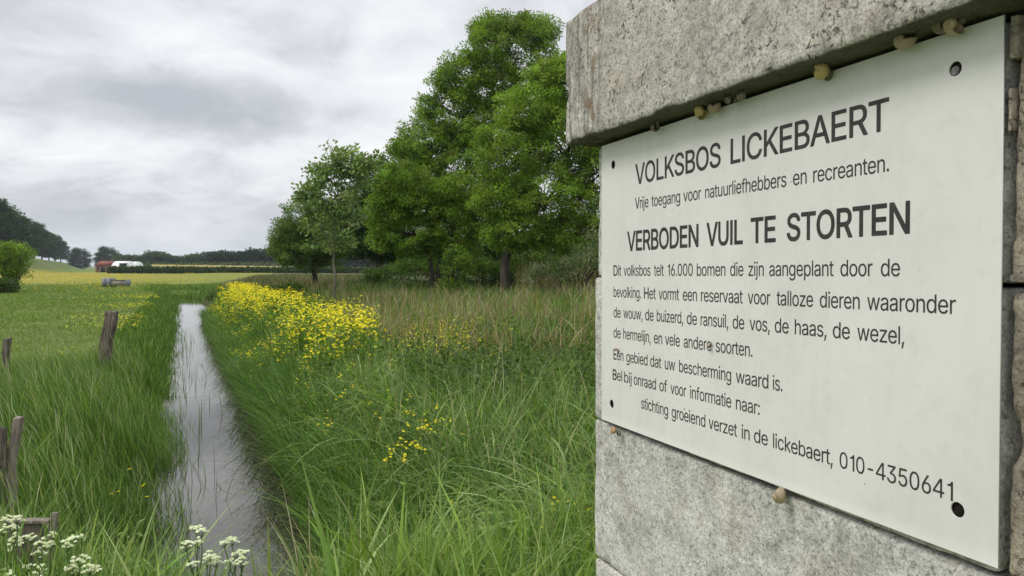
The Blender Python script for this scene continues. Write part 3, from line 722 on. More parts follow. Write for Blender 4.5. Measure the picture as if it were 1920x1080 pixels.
GLY = json.loads('{",":[188,[[39,-119,84,-118,98,-72,98,-66,102,-58,108,-30,112,-22,118,6,122,14,122,20,126,28,128,42,136,64,135,71,68,70,56,-10,54,-12,54,-24,48,-50,48,-62,42,-88,42,-100,38,-114]]],"-":[453,[[115,188,337,188,337,244,115,244]]],".":[188,[[62,9,79,-2,89,-2,91,-4,113,-2,125,6,138,23,140,31,138,59,128,73,115,82,103,86,79,84,67,76,54,61,50,45,52,25]]],"0":[453,[[118,36,131,23,173,1,207,-3,221,-7,233,-7,235,-5,279,1,323,23,360,62,360,66,384,112,400,174,402,222,404,224,404,284,402,286,400,334,384,396,358,448,334,472,319,487,277,509,253,511,239,515,215,515,213,513,201,513,187,509,175,509,131,485,112,466,94,446,68,394,52,328,52,300,50,298,50,270,48,268,52,178,68,114,94,62],[163,73,140,102,132,120,128,134,122,144,122,152,112,194,110,282,112,284,112,312,114,314,114,324,116,326,122,364,138,398,138,402,146,414,165,437,191,453,217,457,219,459,235,459,261,453,290,434,316,400,316,396,330,366,338,320,340,318,344,240,342,238,340,190,338,188,330,142,310,98,289,73,261,55,239,53,227,49,215,53,193,55]]],"1":[330,[[206,0,272,0,272,510,214,510,196,468,160,440,90,428,90,380,206,380]]],"3":[453,[[68,60,99,29,133,9,139,9,171,-3,183,-3,185,-5,227,-7,229,-5,245,-5,247,-3,265,-3,303,11,309,11,315,17,341,33,350,42,370,66,382,90,382,94,388,104,388,116,392,132,392,158,390,160,390,172,388,174,386,190,370,224,339,257,311,275,293,281,279,283,263,289,222,290,372,460,372,508,115,509,70,508,71,451,288,450,280,438,158,300,158,248,241,245,273,235,289,225,312,202,326,174,328,132,326,130,326,116,316,94,297,73,271,59,265,59,251,53,221,51,219,49,217,51,191,51,183,55,169,57,143,71,124,90,118,100,114,108,109,131,45,131,52,90]]],"4":[453,[[30,118,30,172,262,510,338,510,338,172,412,172,412,118,338,118,338,0,276,0,276,118],[92,172,276,172,276,438]]],"5":[453,[[100,40,109,31,139,11,179,-3,195,-3,197,-5,211,-5,213,-7,259,-3,291,7,315,19,346,44,370,76,372,86,386,118,386,132,390,148,388,202,384,210,380,230,366,258,339,291,323,305,295,321,261,331,247,331,245,333,213,333,211,331,199,331,183,327,151,313,137,301,134,302,151,451,366,452,365,509,291,509,96,508,94,484,92,482,92,466,90,464,90,448,88,446,88,430,86,428,86,412,84,410,84,396,82,394,82,378,80,376,80,360,78,358,78,342,76,340,76,324,74,322,74,306,72,304,70,272,68,270,68,254,77,251,109,249,111,247,129,247,143,257,163,267,189,275,225,277,227,275,249,273,277,261,302,238,316,218,324,194,326,170,328,168,324,130,312,100,300,84,275,63,257,55,241,53,239,51,223,51,221,49,219,51,197,51,173,59,153,73,138,88,126,108,126,116,121,129,61,129,60,124,62,122,66,92,82,60]]],"6":[453,[[108,40,141,15,181,-1,217,-5,219,-7,271,-3,281,3,309,13,339,35,368,72,384,110,386,138,388,140,388,174,386,176,384,202,370,240,352,264,337,279,313,297,269,311,215,313,195,307,181,299,178,300,229,375,322,508,253,509,234,484,126,324,124,318,102,286,80,240,74,216,68,202,66,172,64,170,68,116,86,70,104,48],[157,75,140,98,134,110,126,138,128,190,140,218,150,232,179,255,199,263,215,263,217,265,253,263,279,251,295,239,302,232,316,210,326,176,326,138,324,136,324,126,318,114,316,104,302,82,279,63,253,51,241,51,239,49,199,51,173,63]]],":":[188,[[62,9,79,-2,89,-2,91,-4,113,-2,125,6,138,23,140,31,138,59,128,73,115,82,103,86,79,84,67,76,54,61,50,45,52,25],[60,287,77,274,93,272,95,270,97,272,113,274,123,280,132,289,140,305,140,327,138,335,130,345,127,350,115,358,99,362,79,360,67,352,52,333,52,323,50,321,52,299]]],"A":[480,[[15,-8,87,-8,94,-1,141,134,337,134,344,121,386,-1,393,-8,463,-8,470,-1,470,7,466,13,462,29,452,51,448,67,444,73,440,89,430,111,426,127,416,149,412,165,408,171,404,187,400,193,369,280,286,507,277,516,199,516,190,505,186,489,182,483,178,467,174,461,170,445,166,439,162,423,158,417,154,401,150,395,146,379,142,373,138,357,134,351,130,335,126,329,122,313,118,307,114,291,110,285,106,269,102,263,98,247,94,241,90,225,86,219,82,203,78,197,74,181,70,175,66,159,62,153,58,137,54,131,50,115,46,109,42,93,38,87,34,71,14,21,8,-1],[167,206,178,243,182,249,190,277,194,283,206,319,206,325,222,369,222,375,238,425,240,425,256,371,282,289,286,283,312,207]]],"B":[456,[[59,-8,261,-8,263,-6,305,-4,347,10,357,16,373,28,379,30,404,59,412,73,422,99,422,111,426,127,426,147,424,149,422,177,408,209,398,223,367,252,338,267,359,278,375,292,396,319,404,343,404,361,406,363,404,401,402,403,402,413,396,425,390,443,376,461,355,482,329,500,293,512,263,514,261,516,59,516,52,509,52,-1],[135,64,135,222,265,222,267,220,279,220,291,214,301,212,321,198,334,183,344,161,344,151,346,149,346,129,342,117,342,107,325,86,293,70,261,68,259,66,245,66,243,64],[135,292,135,444,245,444,247,442,281,438,307,424,322,401,328,367,326,365,326,351,320,341,320,337,305,316,283,302,253,294,237,294,235,292]]],"C":[510,[[92,66,113,45,147,17,201,-7,257,-13,259,-15,307,-13,339,-5,359,3,379,13,417,41,438,62,456,88,472,122,474,136,478,144,480,160,473,167,407,167,398,158,394,138,390,134,382,116,361,93,343,81,313,67,305,67,293,63,279,63,277,61,263,61,261,63,223,67,187,83,161,105,132,148,116,196,116,214,114,216,114,234,112,236,112,270,114,272,116,310,132,360,154,396,179,419,190,426,227,443,239,443,255,447,289,447,315,441,341,429,370,408,390,378,394,370,398,350,407,339,473,339,480,346,480,356,472,380,472,386,454,424,438,446,405,479,365,503,361,503,341,513,309,521,251,523,249,521,205,517,149,493,115,465,92,442,62,396,40,332,40,322,38,320,34,266,32,264,32,244,34,242,34,224,36,222,40,176,60,116]]],"D":[502,[[59,-8,229,-8,231,-6,295,0,327,14,353,22,391,52,410,71,442,117,450,145,464,179,466,221,468,223,468,241,470,243,470,267,468,269,468,287,466,289,464,329,444,387,412,437,398,451,355,486,295,510,279,510,277,512,245,514,243,516,59,516,52,509,52,-1],[135,64,134,443,227,444,229,442,275,438,319,420,343,398,348,395,372,357,378,333,386,313,386,299,388,297,388,277,390,275,388,213,386,211,386,197,378,177,372,151,350,117,343,110,315,88,275,72,253,70,251,68,215,66,213,64]]],"E":[419,[[59,-8,377,-8,384,-1,384,57,377,64,134,65,135,220,357,220,364,227,364,287,357,294,139,294,134,295,135,444,373,444,380,451,380,509,373,516,59,516,52,509,52,-1]]],"H":[517,[[59,-8,127,-8,134,-1,135,224,383,224,384,-1,391,-8,459,-8,466,-1,465,510,459,516,391,516,384,509,383,296,135,296,134,509,127,516,59,516,52,509,52,-1]]],"I":[186,[[52,-8,134,-8,134,518,52,518]]],"K":[467,[[59,-8,127,-8,134,-1,134,167,197,232,354,11,371,-8,449,-8,456,-1,456,3,450,13,252,289,370,415,442,491,454,505,454,509,447,516,361,516,178,319,133,266,134,509,127,516,59,516,52,509,52,-1]]],"L":[393,[[59,-8,363,-8,370,-1,370,57,363,64,134,65,134,287,134,509,127,516,59,516,52,509,52,-1]]],"N":[523,[[59,-8,127,-8,134,-1,134,291,132,293,132,357,130,359,131,394,190,293,378,-1,385,-8,465,-8,472,-1,472,509,469,512,465,516,399,516,392,509,391,118,338,207,270,311,258,333,246,349,146,509,139,516,59,516,52,509,52,-1]]],"O":[533,[[94,64,135,27,155,13,173,7,201,-7,257,-13,259,-15,323,-9,347,-1,361,7,387,17,440,64,474,116,494,176,498,230,500,232,500,276,498,278,494,332,474,392,439,445,385,493,335,515,317,517,315,519,301,519,299,521,285,521,283,523,251,523,249,521,205,517,149,493,94,444,60,392,40,332,36,286,34,284,34,266,32,264,32,244,34,242,34,224,36,222,40,176,60,116],[161,105,132,146,132,152,116,196,116,214,114,216,114,234,112,236,112,270,114,272,114,290,116,292,118,318,132,360,156,398,185,425,193,429,197,429,227,443,239,443,255,447,279,447,281,445,307,443,347,425,373,403,400,364,418,310,418,288,420,286,420,264,422,262,418,196,414,190,402,150,376,108,347,83,343,83,309,67,273,63,271,61,223,67,187,83]]],"R":[449,[[59,-8,127,-8,134,-1,135,190,241,190,252,173,264,147,268,143,344,-1,351,-8,429,-8,436,-1,436,3,326,203,329,208,335,208,341,214,367,230,383,248,396,265,414,307,416,375,414,377,414,395,396,439,380,461,363,478,329,500,281,514,261,514,259,516,59,516,52,509,52,-1],[135,262,135,444,241,444,243,442,265,442,297,432,312,421,326,403,334,381,336,337,328,305,311,284,295,274,255,264,233,264,231,262]]],"S":[447,[[70,42,91,21,125,1,171,-13,235,-17,237,-15,279,-13,321,1,361,25,394,62,412,98,412,112,414,114,414,128,416,130,416,150,414,152,414,172,412,178,402,202,392,216,363,245,313,273,295,277,269,287,219,299,171,315,167,319,149,327,134,342,126,354,126,364,124,366,126,396,138,418,149,429,183,445,189,445,197,449,215,449,217,451,267,445,297,431,318,410,328,382,328,376,335,369,401,369,408,376,408,390,406,392,402,418,386,450,366,470,349,487,317,507,267,521,207,523,205,521,175,519,133,505,101,485,68,452,50,416,46,382,44,380,44,366,46,364,52,324,74,292,89,277,127,251,193,227,235,217,295,197,315,185,326,174,334,160,336,144,338,142,334,116,330,112,322,94,309,81,283,67,277,67,255,59,217,57,215,59,197,59,173,65,143,79,128,94,122,104,116,118,114,134,105,145,37,145,30,138,30,130,32,128,38,92,54,60]]],"T":[449,[[193,-8,259,-8,266,-1,266,443,419,444,426,451,426,509,419,516,257,516,31,516,24,509,24,451,31,444,186,443,186,-1]]],"U":[517,[[102,45,115,32,153,6,175,0,199,-10,247,-14,249,-16,269,-16,271,-14,319,-10,337,-2,365,6,405,34,442,79,460,123,460,137,462,139,462,153,464,155,464,169,466,171,466,509,459,516,393,516,386,509,386,181,384,179,382,155,382,147,372,125,370,115,356,97,333,78,297,64,267,62,265,60,221,64,185,78,160,99,148,115,144,129,138,139,134,155,134,171,132,173,132,509,125,516,59,516,52,509,52,163,54,161,56,131,62,111,76,79]]],"V":[480,[[203,-8,279,-8,288,1,292,17,296,23,300,39,304,45,308,61,312,67,316,83,320,89,324,105,328,111,332,127,336,133,340,149,344,155,348,171,352,177,356,193,360,199,364,215,368,221,372,237,376,243,380,259,384,265,388,281,392,287,396,303,400,309,404,325,408,331,412,347,416,353,420,369,424,375,428,391,432,397,436,413,440,419,444,435,464,485,470,509,463,516,393,516,386,509,336,361,332,355,318,309,314,303,302,263,298,257,284,211,280,205,256,133,250,107,244,93,244,87,240,83,232,107,232,113,192,233,188,239,182,261,178,267,172,289,168,295,160,323,156,329,150,351,146,357,140,379,136,385,94,507,85,516,15,516,8,509,24,461,40,423,44,407,54,385,58,369,62,363,78,315,88,293,92,277,102,255,106,239,110,233,126,185,136,163,140,147,150,125,154,109,158,103,174,55,184,33,194,1]]],"a":[389,[[62,28,93,5,123,-5,151,-7,153,-9,189,-7,205,-1,211,-1,235,11,266,40,271,51,277,51,279,-1,338,0,338,250,336,252,334,288,320,324,310,338,285,361,261,373,241,379,221,381,219,383,165,383,131,375,119,369,105,365,93,357,58,324,42,294,45,289,101,275,108,290,131,313,151,323,169,329,183,329,185,331,221,329,239,323,251,315,264,302,274,278,276,252,274,244,265,235,251,229,195,223,193,221,179,221,177,219,131,213,99,203,71,189,48,168,42,160,34,140,30,102,32,100,34,74,48,44],[113,61,100,74,94,86,94,94,92,96,94,122,102,138,107,143,121,153,139,161,147,161,177,169,191,169,193,171,205,171,219,175,231,175,241,179,259,181,273,187,276,188,276,134,274,132,274,122,264,94,245,71,229,59,215,53,193,47,179,47,177,45,147,47,131,51]]],"b":[424,[[53,1,112,0,113,57,118,58,138,30,156,14,176,2,192,-2,198,-6,218,-6,220,-8,236,-8,238,-6,276,-2,314,16,346,44,369,81,385,131,387,165,389,167,389,211,387,213,385,247,371,291,349,327,312,362,276,378,262,380,238,382,236,384,220,384,218,382,198,382,184,376,172,374,154,362,133,341,119,319,116,318,115,507,53,507],[162,64,139,87,123,119,115,151,113,201,115,203,115,227,123,259,137,287,164,314,184,324,212,328,214,330,226,330,240,326,252,326,278,312,303,287,317,259,325,229,327,165,325,163,325,149,317,117,313,113,301,87,280,66,252,50,238,50,236,48,222,48,220,46,218,48,188,50,184,54]]],"c":[396,[[78,51,117,16,157,-2,197,-6,199,-8,239,-6,251,-2,261,-2,271,4,285,8,305,20,325,36,346,63,362,97,362,101,359,104,305,116,302,113,300,103,294,91,269,64,245,52,229,48,217,48,215,46,173,50,169,54,147,64,134,77,122,91,106,121,102,143,98,151,96,199,98,201,98,223,108,259,122,285,150,313,175,326,199,328,201,330,225,330,251,322,269,312,292,287,300,273,303,262,362,277,356,295,344,317,321,344,289,366,259,378,243,380,233,384,201,384,199,382,169,380,167,378,157,378,147,372,129,366,109,354,78,325,54,287,40,245,36,197,34,195,40,131,54,89]]],"d":[424,[[78,45,111,16,149,-2,187,-6,189,-8,205,-8,207,-6,227,-6,233,-2,253,4,287,30,307,58,313,58,315,0,372,1,372,507,312,507,311,318,307,318,304,321,290,343,273,360,255,372,227,382,207,382,205,384,189,384,187,382,149,378,121,364,117,364,87,340,74,325,54,291,38,243,34,179,36,177,36,157,38,155,38,133,54,85],[147,64,124,87,112,113,108,117,104,137,98,151,96,201,98,203,98,225,106,257,122,287,149,314,173,326,211,330,213,328,235,326,261,312,286,289,302,259,310,227,310,203,312,201,310,151,300,121,300,115,296,111,284,85,263,64,235,50,221,50,205,46,203,48,173,50]]],"e":[404,[[78,51,117,16,159,-2,169,-2,171,-4,203,-6,205,-8,249,-6,257,-2,279,2,311,18,336,39,354,63,354,67,364,87,363,92,331,100,323,100,313,104,305,104,294,83,271,60,267,60,253,52,237,48,205,46,203,48,177,50,161,58,151,60,124,85,110,105,100,137,100,147,98,149,99,168,249,168,372,169,368,245,364,253,358,281,340,317,311,348,293,362,267,374,239,382,199,384,197,382,155,378,113,358,78,325,54,289,38,241,34,179,36,177,40,131,54,89],[99,220,98,239,108,269,124,293,147,314,171,326,197,328,199,330,239,326,263,314,277,300,288,287,300,265,300,259,308,235,307,220]]],"f":[254,[[83,0,142,1,142,325,228,327,227,378,142,379,144,441,152,457,171,470,203,474,227,468,242,515,241,522,229,524,221,528,199,528,197,530,163,528,129,516,117,508,96,487,84,463,84,453,82,451,82,379,6,377,7,326,82,325]]],"g":[425,[[64,-92,85,-113,101,-125,135,-141,159,-145,169,-149,193,-149,195,-151,217,-151,219,-149,253,-147,277,-139,291,-137,305,-127,315,-123,350,-90,368,-54,368,-38,370,-36,370,-20,372,-18,372,378,315,379,313,319,309,319,302,326,290,344,275,359,257,371,227,383,183,383,181,381,153,379,119,363,115,363,108,358,78,330,56,296,38,244,38,224,36,222,36,202,34,200,38,136,42,130,54,90,60,84,76,58,89,45,113,27,153,9,169,9,171,7,185,7,187,5,227,7,251,15,281,35,290,44,304,66,311,67,312,-6,308,-18,304,-48,279,-77,253,-89,249,-93,233,-93,231,-95,217,-95,215,-97,193,-97,191,-95,175,-95,167,-91,155,-89,129,-73,101,-41,52,-68,52,-72],[145,75,122,98,108,124,104,142,98,156,98,180,96,182,98,228,108,260,122,288,147,313,171,325,191,327,193,329,217,329,219,327,239,325,263,313,286,290,292,280,302,260,304,246,310,230,310,206,312,204,310,154,306,146,300,120,286,96,265,75,239,63,215,61,213,59,181,61,179,63,171,63,149,75]]],"h":[410,[[54,0,115,1,115,245,117,247,117,259,127,285,144,306,162,318,182,326,192,326,194,328,220,328,222,326,232,326,248,322,275,301,291,273,295,235,297,233,297,1,356,0,357,249,355,253,353,287,339,325,323,347,300,366,266,380,238,382,236,384,188,380,152,362,123,331,116,316,115,507,54,508]]],"i":[167,[[54,0,115,1,114,378,53,377],[53,455,66,446,82,444,84,442,100,446,114,454,125,473,125,493,121,503,114,512,98,522,90,522,88,524,68,522,56,514,45,501,41,487,43,469]]],"j":[167,[[-9,-143,11,-143,13,-141,39,-139,71,-125,90,-108,100,-94,112,-62,112,-42,114,-40,113,379,54,378,54,-28,52,-30,50,-54,42,-70,37,-75,19,-85,-10,-88],[50,458,67,445,77,445,79,443,99,445,109,451,124,468,124,476,126,478,124,498,117,507,113,513,101,521,93,523,73,523,57,515,44,500,42,492,42,474]]],"k":[381,[[54,0,115,1,115,141,154,178,294,0,371,1,201,217,334,352,358,378,284,378,120,212,116,212,115,507,53,507]]],"l":[167,[[54,0,113,0,113,510,54,510]]],"m":[610,[[54,0,115,1,115,255,117,257,117,267,123,283,133,299,154,318,176,328,206,330,208,328,230,326,252,312,269,289,273,261,275,259,276,0,335,1,335,253,337,255,337,269,343,287,351,299,368,316,394,328,424,330,426,328,448,326,472,314,491,287,495,255,497,253,497,71,497,1,557,1,557,265,555,267,555,285,553,287,553,297,541,329,525,351,498,372,466,384,448,384,446,386,408,384,394,378,382,376,364,366,346,352,335,341,323,323,319,311,316,310,307,335,289,359,268,374,258,380,226,384,224,386,194,384,164,372,140,354,127,339,114,312,113,377,54,378]]],"n":[410,[[54,0,115,1,115,245,117,247,117,259,127,285,139,301,162,318,182,326,192,326,194,328,220,328,222,326,244,324,260,314,275,301,291,273,295,235,297,233,297,1,357,1,357,123,357,251,355,253,353,287,339,325,318,352,294,370,266,380,238,382,236,384,188,380,152,362,123,331,114,312,113,377,54,378]]],"o":[415,[[78,51,109,22,129,10,133,10,157,-2,197,-6,199,-8,215,-8,217,-6,247,-4,263,0,299,16,336,49,360,85,368,113,376,131,378,165,380,167,380,209,378,211,376,245,368,263,362,285,336,325,309,352,287,366,257,378,217,382,215,384,157,378,147,372,129,366,109,354,78,325,54,287,40,245,36,197,34,195,40,131,54,89],[147,64,122,91,114,105,106,121,102,143,98,151,98,173,96,175,98,223,108,259,122,285,134,299,147,312,175,326,199,328,201,330,241,326,267,312,294,285,308,257,310,243,316,227,318,163,316,161,316,149,308,117,304,113,294,91,267,64,241,50,229,50,213,46,173,50,169,54]]],"p":[424,[[54,-143,115,-142,116,59,121,56,135,34,152,17,170,5,196,-5,244,-7,260,-3,274,-3,312,15,347,46,371,84,377,110,385,130,385,144,387,146,387,166,389,168,387,232,385,234,385,248,375,274,371,292,344,333,314,361,278,377,260,379,258,381,244,381,242,383,208,383,206,381,194,381,170,373,158,365,135,344,121,322,118,319,114,319,112,379,53,378],[140,85,123,120,119,142,115,150,115,174,113,176,115,228,125,264,139,290,162,313,186,325,206,327,208,329,232,329,234,327,254,325,278,313,300,291,317,260,319,246,325,230,325,216,327,214,327,164,325,162,325,148,319,132,317,118,303,90,272,61,254,51,230,49,228,47,212,47,210,49,188,51,164,63]]],"r":[259,[[54,0,115,1,115,253,125,283,146,306,160,316,184,324,198,324,200,326,243,323,243,383,202,384,200,382,190,382,180,380,150,366,127,343,114,320,112,378,53,377]]],"s":[365,[[58,43,83,18,113,2,145,-6,195,-8,197,-6,223,-6,237,0,261,6,285,20,314,49,326,73,328,93,330,95,330,117,328,119,326,141,308,169,271,196,235,208,173,222,143,232,125,242,112,257,110,265,110,285,114,299,133,318,157,330,171,330,173,332,211,330,243,316,258,299,269,278,319,288,324,291,318,303,316,313,299,338,277,360,255,372,221,382,175,384,173,382,151,382,119,372,89,356,64,331,50,303,48,263,52,249,52,237,68,213,77,204,107,184,129,178,147,170,211,156,243,144,264,123,268,101,262,81,241,60,219,50,183,46,181,44,165,48,151,48,123,60,104,79,98,99,93,106,59,100,49,96,41,96,36,91,40,83,44,63]]],"t":[227,[[90,23,113,8,133,0,145,0,161,-4,191,-4,212,3,204,49,201,54,185,50,151,52,137,60,128,75,128,85,126,87,126,325,204,327,203,378,145,378,126,379,126,469,67,470,66,379,6,377,7,326,66,325,66,83,68,81,72,51]]],"u":[410,[[83,38,114,11,144,-1,172,-3,174,-5,222,-1,254,15,287,48,298,73,299,0,356,-1,357,378,297,378,297,196,297,154,295,152,293,120,283,96,264,73,248,61,228,53,202,51,200,49,198,51,164,55,142,71,133,80,119,104,117,128,115,130,115,378,54,379,53,128,55,126,57,92,67,62]]],"v":[389,[[164,0,227,1,243,47,267,105,269,115,297,183,305,209,323,251,331,277,349,319,357,345,371,377,306,378,303,375,269,277,265,271,261,255,257,249,251,227,231,177,202,84,197,63,193,63,189,83,175,121,175,127,163,163,159,169,155,185,151,191,145,213,141,219,137,235,133,241,129,257,125,263,121,279,117,285,111,307,107,313,85,377,17,377,61,267,63,257,75,231,77,221,85,205,87,195,95,179,97,169,105,153,107,143,115,127,117,117,125,101,127,91,135,75,157,13]]],"w":[567,[[138,0,198,0,201,5,211,45,215,53,215,59,219,67,219,73,223,81,223,87,227,95,227,101,231,109,231,115,235,123,235,129,239,137,239,143,243,151,243,157,247,165,249,179,265,229,284,308,313,191,317,183,319,169,323,161,323,155,327,147,327,141,331,133,331,127,335,119,335,113,339,105,339,99,343,91,343,85,347,77,347,71,351,63,367,1,429,1,545,377,480,378,469,343,467,329,463,321,463,315,459,307,453,279,449,271,449,265,445,257,439,229,435,221,403,91,399,79,399,71,395,71,375,167,371,175,361,221,357,229,351,257,347,265,347,271,343,279,343,285,339,293,337,307,333,315,333,321,329,329,327,343,316,378,251,377,239,329,231,307,229,293,217,257,215,243,207,221,170,64,151,151,147,159,145,173,141,181,139,195,135,203,133,217,115,275,113,289,105,311,89,375,86,378,24,378,33,343,39,329,39,323,47,303,53,277,61,257,61,251,67,237,67,231,81,191,81,185,87,171,87,165,95,145,95,139,101,125,101,119,107,105,107,99,115,79,115,73,121,59,121,53]]],"z":[380,[[43,0,340,1,339,56,126,57,126,61,138,77,334,331,334,371,333,378,48,377,49,322,253,322,254,319,42,47]]]}')
LINES = [[0.1086, 0.0103, 0.0265, [["VOLKSBOS", 0.0945, 0.2777], ["LICKEBAERT", 0.295, 0.5032]]], [0.0774, 0.0042, 0.0146, [["Vrije", 0.094, 0.1273], ["toegang", 0.1351, 0.1992], ["voor", 0.2059, 0.2416], ["natuurliefhebbers", 0.2495, 0.3818], ["en", 0.391, 0.4092], ["recreanten.", 0.4177, 0.5036]]], [0.0225, 0.0108, 0.0255, [["VERBODEN", 0.0738, 0.2365], ["VUIL", 0.2526, 0.3159], ["TE", 0.329, 0.3667], ["STORTEN", 0.3831, 0.5242]]], [-0.0106, 0.0081, 0.0141, [["Dit", 0.0354, 0.0572], ["volksbos", 0.0641, 0.1324], ["telt", 0.1411, 0.1636], ["16.000", 0.1728, 0.2255], ["bomen", 0.2337, 0.2868], ["die", 0.2952, 0.3172], ["zijn", 0.3256, 0.3494], ["aangeplant", 0.3577, 0.4435], ["door", 0.4517, 0.4874], ["de", 0.4961, 0.5153]]], [-0.0402, 0.0105, 0.0148, [["bevolking.", 0.0356, 0.1094], ["Het", 0.1169, 0.1451], ["vormt", 0.1523, 0.1972], ["een", 0.2054, 0.234], ["reservaat", 0.2418, 0.3164], ["voor", 0.3247, 0.3594], ["talloze", 0.3688, 0.4184], ["dieren", 0.4271, 0.4738], ["waaronder", 0.482, 0.5659]]], [-0.0684, 0.0139, 0.0164, [["de", 0.0358, 0.0553], ["wouw,", 0.0635, 0.113], ["de", 0.1199, 0.1401], ["buizerd,", 0.1479, 0.2062], ["de", 0.2139, 0.2341], ["ransuil,", 0.2414, 0.292], ["de", 0.2998, 0.3191], ["vos,", 0.3277, 0.3589], ["de", 0.3663, 0.386], ["haas,", 0.3945, 0.4354], ["de", 0.4432, 0.463], ["wezel,", 0.4714, 0.52]]], [-0.0966, 0.0158, 0.0162, [["de", 0.0353, 0.0555], ["hermelijn,", 0.0631, 0.1332], ["en", 0.1412, 0.1605], ["vele", 0.1671, 0.1992], ["andere", 0.2076, 0.2621], ["soorten.", 0.27, 0.3325]]], [-0.127, 0.0178, 0.0115, [["Een", 0.0355, 0.0633], ["gebied", 0.0712, 0.1258], ["dat", 0.1325, 0.1583], ["uw", 0.1666, 0.1892], ["bescherming", 0.198, 0.2974], ["waard", 0.3055, 0.3572], ["is.", 0.3639, 0.3775]]], [-0.1552, 0.0174, 0.0151, [["Bel", 0.0332, 0.0597], ["bij", 0.0656, 0.0856], ["onraad", 0.0912, 0.1463], ["of", 0.1542, 0.1716], ["voor", 0.1795, 0.2126], ["informatie", 0.2209, 0.2977], ["naar:", 0.3058, 0.3441]]], [-0.1836, 0.015, 0.0149, [["stichting", 0.1102, 0.1739], ["groeiend", 0.1822, 0.251], ["verzet", 0.2571, 0.3077], ["in", 0.3155, 0.3285], ["de", 0.3355, 0.3567], ["lickebaert,", 0.3646, 0.444], ["010-4350641", 0.4522, 0.565]]]]


def word_contours(w, u0, u1, v, h, slope):
    x = 0; cs = []
    for ch in w:
        adv, cc = GLY[ch]
        for c in cc:
            a = np.array(c, float).reshape(-1, 2); a[:, 0] += x; cs.append(a)
        x += adv - 26
    mn = min(c[:, 0].min() for c in cs); mx_ = max(c[:, 0].max() for c in cs)
    cap = 516
    out = []
    for c in cs:
        q = np.empty_like(c)
        q[:, 0] = u0 + (c[:, 0] - mn) / (mx_ - mn) * (u1 - u0)
        q[:, 1] = v + slope * q[:, 0] + c[:, 1] / cap * h
        out.append(q)
    return out


for i, (v0, sl, hh, ws) in enumerate(LINES):
    sl2 = sl - 0.0057
    cs = []
    if i not in (0, 2): hh = 0.0146
    for w, u0, u1 in ws: cs += word_contours(w, u0, u1, v0, hh, sl2)
    curve2mesh('lettering', cs, 0.00008, M_INK, sign, 0.00185, 0, (0, 0.0, 0.00028, 0, 0, 0, 0, 0, 0, 0)[i])


# snails
def shell_mesh():
    nt_, nc = 44, 10
    th = np.linspace(0, 2.6 * 2 * math.pi, nt_)
    Rr = np.exp(0.155 * th); Rr /= Rr[-1]
    ph = np.arange(nc) * 2 * math.pi / nc
    T, Pp = np.meshgrid(th, ph, indexing='ij'); RR = Rr[:, None]
    tube = RR * 0.42
    cr = RR * 0.42 + 0 * Pp
    x = (cr + tube * np.cos(Pp)) * np.cos(T)
    y = (cr + tube * np.cos(Pp)) * np.sin(T)
    z = tube * 1.15 * np.sin(Pp) + (1 - RR) * 0.62
    i = np.arange(nt_ - 1)[:, None] * nc; j = np.arange(nc)[None]; j2 = (j + 1) % nc
    f = np.stack([i + j, i + j2, i + nc + j2, i + nc + j], -1).reshape(-1, 4)
    return np.stack([x, y, z], -1).reshape(-1, 3), f


def snail_mat(name, a, b):
    m, q = new_mat(name)
    t = q.n('ShaderNodeTexCoord'); p = t.outputs['Object']
    s = q.n('ShaderNodeSeparateXYZ'); q.l(p, s.inputs[0])
    w = q.noise(p, 3, 3, 0.6)
    band = q.m('SINE', q.m('ADD', q.m('MULTIPLY', s.outputs[2], 16), q.m('MULTIPLY', w, 5)))
    c = q.mixc(q.smooth(band, 0.1, 0.9), a + (1,), b + (1,))
    return finish(m, q, bsdf(q, c, 0.35, 0.5))


SN = {'yellow': snail_mat('yellow_shell', (0.50, 0.40, 0.16), (0.42, 0.31, 0.12)),
      'brown': snail_mat('brown_shell', (0.20, 0.15, 0.09), (0.34, 0.27, 0.18)),
      'dark': snail_mat('dark_shell', (0.09, 0.07, 0.05), (0.17, 0.14, 0.10)),
      'pale': snail_mat('pale_shell', (0.42, 0.37, 0.26), (0.30, 0.22, 0.13)),
      'orange': snail_mat('orange_shell', (0.40, 0.24, 0.12), (0.30, 0.17, 0.08))}
M_SNAILB = solid('snail_body', (0.10, 0.085, 0.06), (0.17, 0.14, 0.10), 20, 0.5, 0.4)
SV, SF = shell_mesh()


def sign_uv(x, y, w):
    d = np.array([(x - 960) / F, 1, -(y - 540) / F]); c, s = math.cos(PITCH), math.sin(PITCH)
    D_ = Vector((d[0], c * d[1] + s * d[2], -s * d[1] + c * d[2]))
    o = Vector((0, 0, CAMZ)); pl = SO + WV * w
    t = (pl - o).dot(WV) / D_.dot(WV)
    return o + D_ * t


